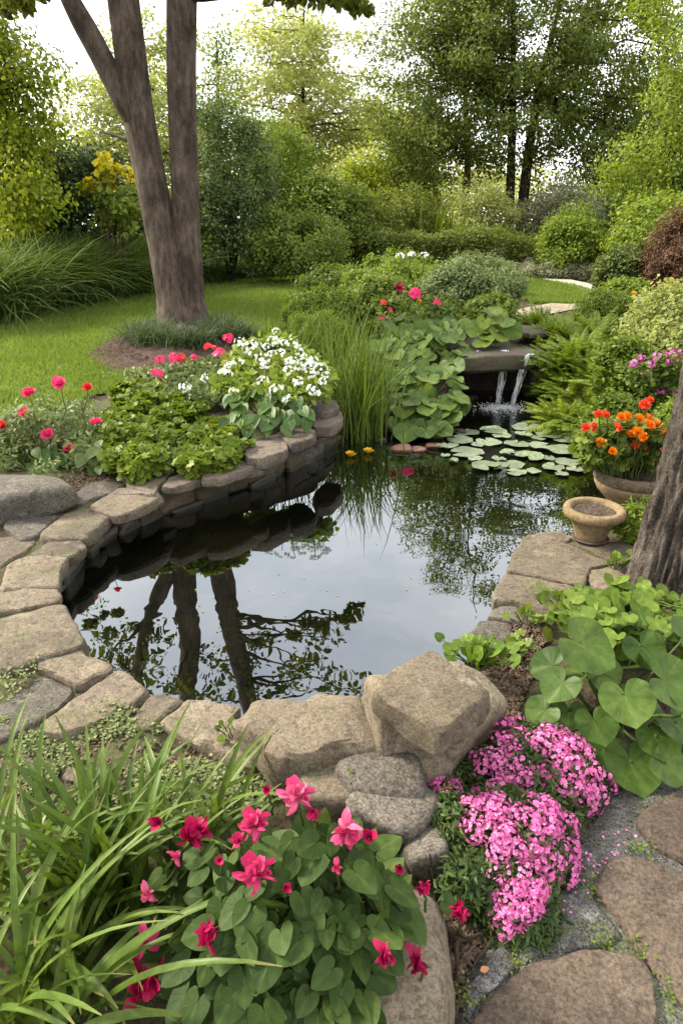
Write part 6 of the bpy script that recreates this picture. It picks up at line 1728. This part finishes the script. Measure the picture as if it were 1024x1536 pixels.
q = np.concatenate([ground_scatter([(640,1150),(700,1000),(760,940),(830,930),(800,1010),(780,1060),(760,1120),(700,1100),(690,1180),(660,1300),(600,1300)], 4200, .010), ground_scatter([(60,1110),(330,1120),(380,1170),(300,1250),(60,1250)], 500, .008), ground_scatter([(640,1380),(700,1370),(760,1395),(700,1450),(680,1520),(660,1545)], 900, .012), ground_scatter([(80,720),(160,705),(180,700),(130,740),(90,745)], 500, .01), ground_scatter([(140,540),(200,515),(300,530),(280,552),(200,552)], 1500, .10)])
g = Geo(); n = len(q)
BOX = (np.array([[-.5, 0, 0], [.5, 0, 0], [.4, 1, .1], [-.3, 1, .1], [-.4, .1, .3], [.4, .1, .3], [.3, .9, .35], [-.3, .9, .35]]), np.array([[3, 2, 1, 0], [4, 5, 6, 7], [0, 1, 5, 4], [1, 2, 6, 5], [2, 3, 7, 6], [3, 0, 4, 7]]), np.zeros((8, 2)))
scatter(g, BOX, q, randdir(n) * [1, 1, .25], np.tile([0, 0, 1.], (n, 1)) + rng.normal(0, .3, (n, 3)), rng.uniform(.008, .024, n), rng.uniform(.25, .6, n))
tag(g.build('bark_chips', M_CHIP), 'brown bark chips and crumbs lying on the soil', 'mulch', kind='stuff')
GRO = 'bare roots beside the large pale rock'
for k, (pp, lab) in enumerate([([(690,1395),(682,1420),(688,1450),(680,1490),(684,1530)], 'long bare root running down beside the pale rock'), ([(672,1400),(690,1412),(712,1405),(730,1392)], 'bare root curling toward the phlox'), ([(745,1395),(732,1420),(712,1440),(705,1470)], 'bare root lying along the grey flagstone edge'), ([(668,1545),(690,1500),(715,1497)], 'short bare root at the bottom edge')]):
    pts = smooth_path([P(a, c, .075 + .012 * math.sin(i * 2)) for i, (a, c) in enumerate(pp)], 18)
    V, F, U = tube_geo(pts, np.linspace(.007, .003, 18), 7, lambda i, an, p: 1 + .3 * noise.noise(Vector(p * 40))); tag(Geo().add(V, F, U).build('root', M_TWIG), lab, 'root', GRO)
n = 5200; xy = np.stack([rng.uniform(.1, 2.0, n), rng.uniform(.25, 1.75, n)], 1); sd_ = poly_sd(pc, xy[:, 0], xy[:, 1]); xy = xy[sd_ < .03]
xy = xy[(np.array([fnoise((p[0], p[1], 0), 4, 5) for p in xy]) > -.12)]
g = Geo(); n = len(xy); scatter(g, BOX, np.stack([xy[:, 0], xy[:, 1], np.full(n, PZ - .019)], 1), randdir(n) * [1, 1, .2], np.tile([0, 0, 1.], (n, 1)) + rng.normal(0, .3, (n, 3)), rng.uniform(.003, .009, n), rng.uniform(.6, 1.2, n))
tag(g.build('grit', M_JOINT), 'loose grey grit between the patio flagstones', 'grit', kind='stuff')
n = 30; fq = np.array([P(a, c, .004) for a, c in in_poly([(200,900),(400,800),(560,700),(680,720),(720,800),(700,900),(620,960),(400,1000),(220,1000)], n)])
g = Geo(); scatter(g, L_DIA, fq, randdir(n) * [1, 1, .02], np.tile([0, 0, 1.], (n, 1)) + rng.normal(0, .05, (n, 3)), rng.uniform(.006, .016, n), 1.5)
tag(g.build('floating_debris', M_L_PALE), 'specks of petals and leaf bits floating on the open water', 'debris', kind='stuff')
n = 70; fq = np.array([P(a, c, PZ - .008 + .012 * (rng.random() < .5)) for a, c in in_poly([(800,1340),(860,1290),(930,1220),(960,1250),(900,1330),(820,1400),(780,1420)], n)])
g = Geo(); scatter(g, PETAL_S, fq, randdir(n) * [1, 1, .1], np.tile([0, 0, 1.], (n, 1)) + rng.normal(0, .3, (n, 3)), rng.uniform(.005, .010, n), 1.1)
tag(g.build('fallen_petals', M_PHLOX), 'pink petals dropped on the patio beside the phlox', 'petals', kind='stuff')
q = np.concatenate([P(a, c, PZ - .012)[None] + np.concatenate([rng.normal(0, .022, (60, 2)), np.abs(rng.normal(0, .006, (60, 1)))], 1) for a, c in [(890,1330),(905,1412),(955,1425),(1000,1490),(770,1440),(960,1275),(700,1500)]])
g = Geo(); n = len(q); scatter(g, L_DIA, q, randdir(n) * [1, 1, .4] + [0, 0, .4], randdir(n) * .5 + [0, 0, 1], rng.uniform(.006, .014, n), 1.3)
tag(g.build('joint_weeds', M_L_MID), 'small weeds and moss in the patio joints', 'weeds', kind='stuff')
p = P(720, 1457, .09); g = Geo(); scatter(g, L_OVAL6, p[None], np.array([[.8, .3, .1]]), np.array([[0, -.2, 1.]]), .026)
tag(g.build('fallen_leaf', petal_mat('dry leaf', [(.42, .17, .07), (.5, .24, .1)], .2)), 'single dry orange leaf on the grey flagstone', 'leaf')
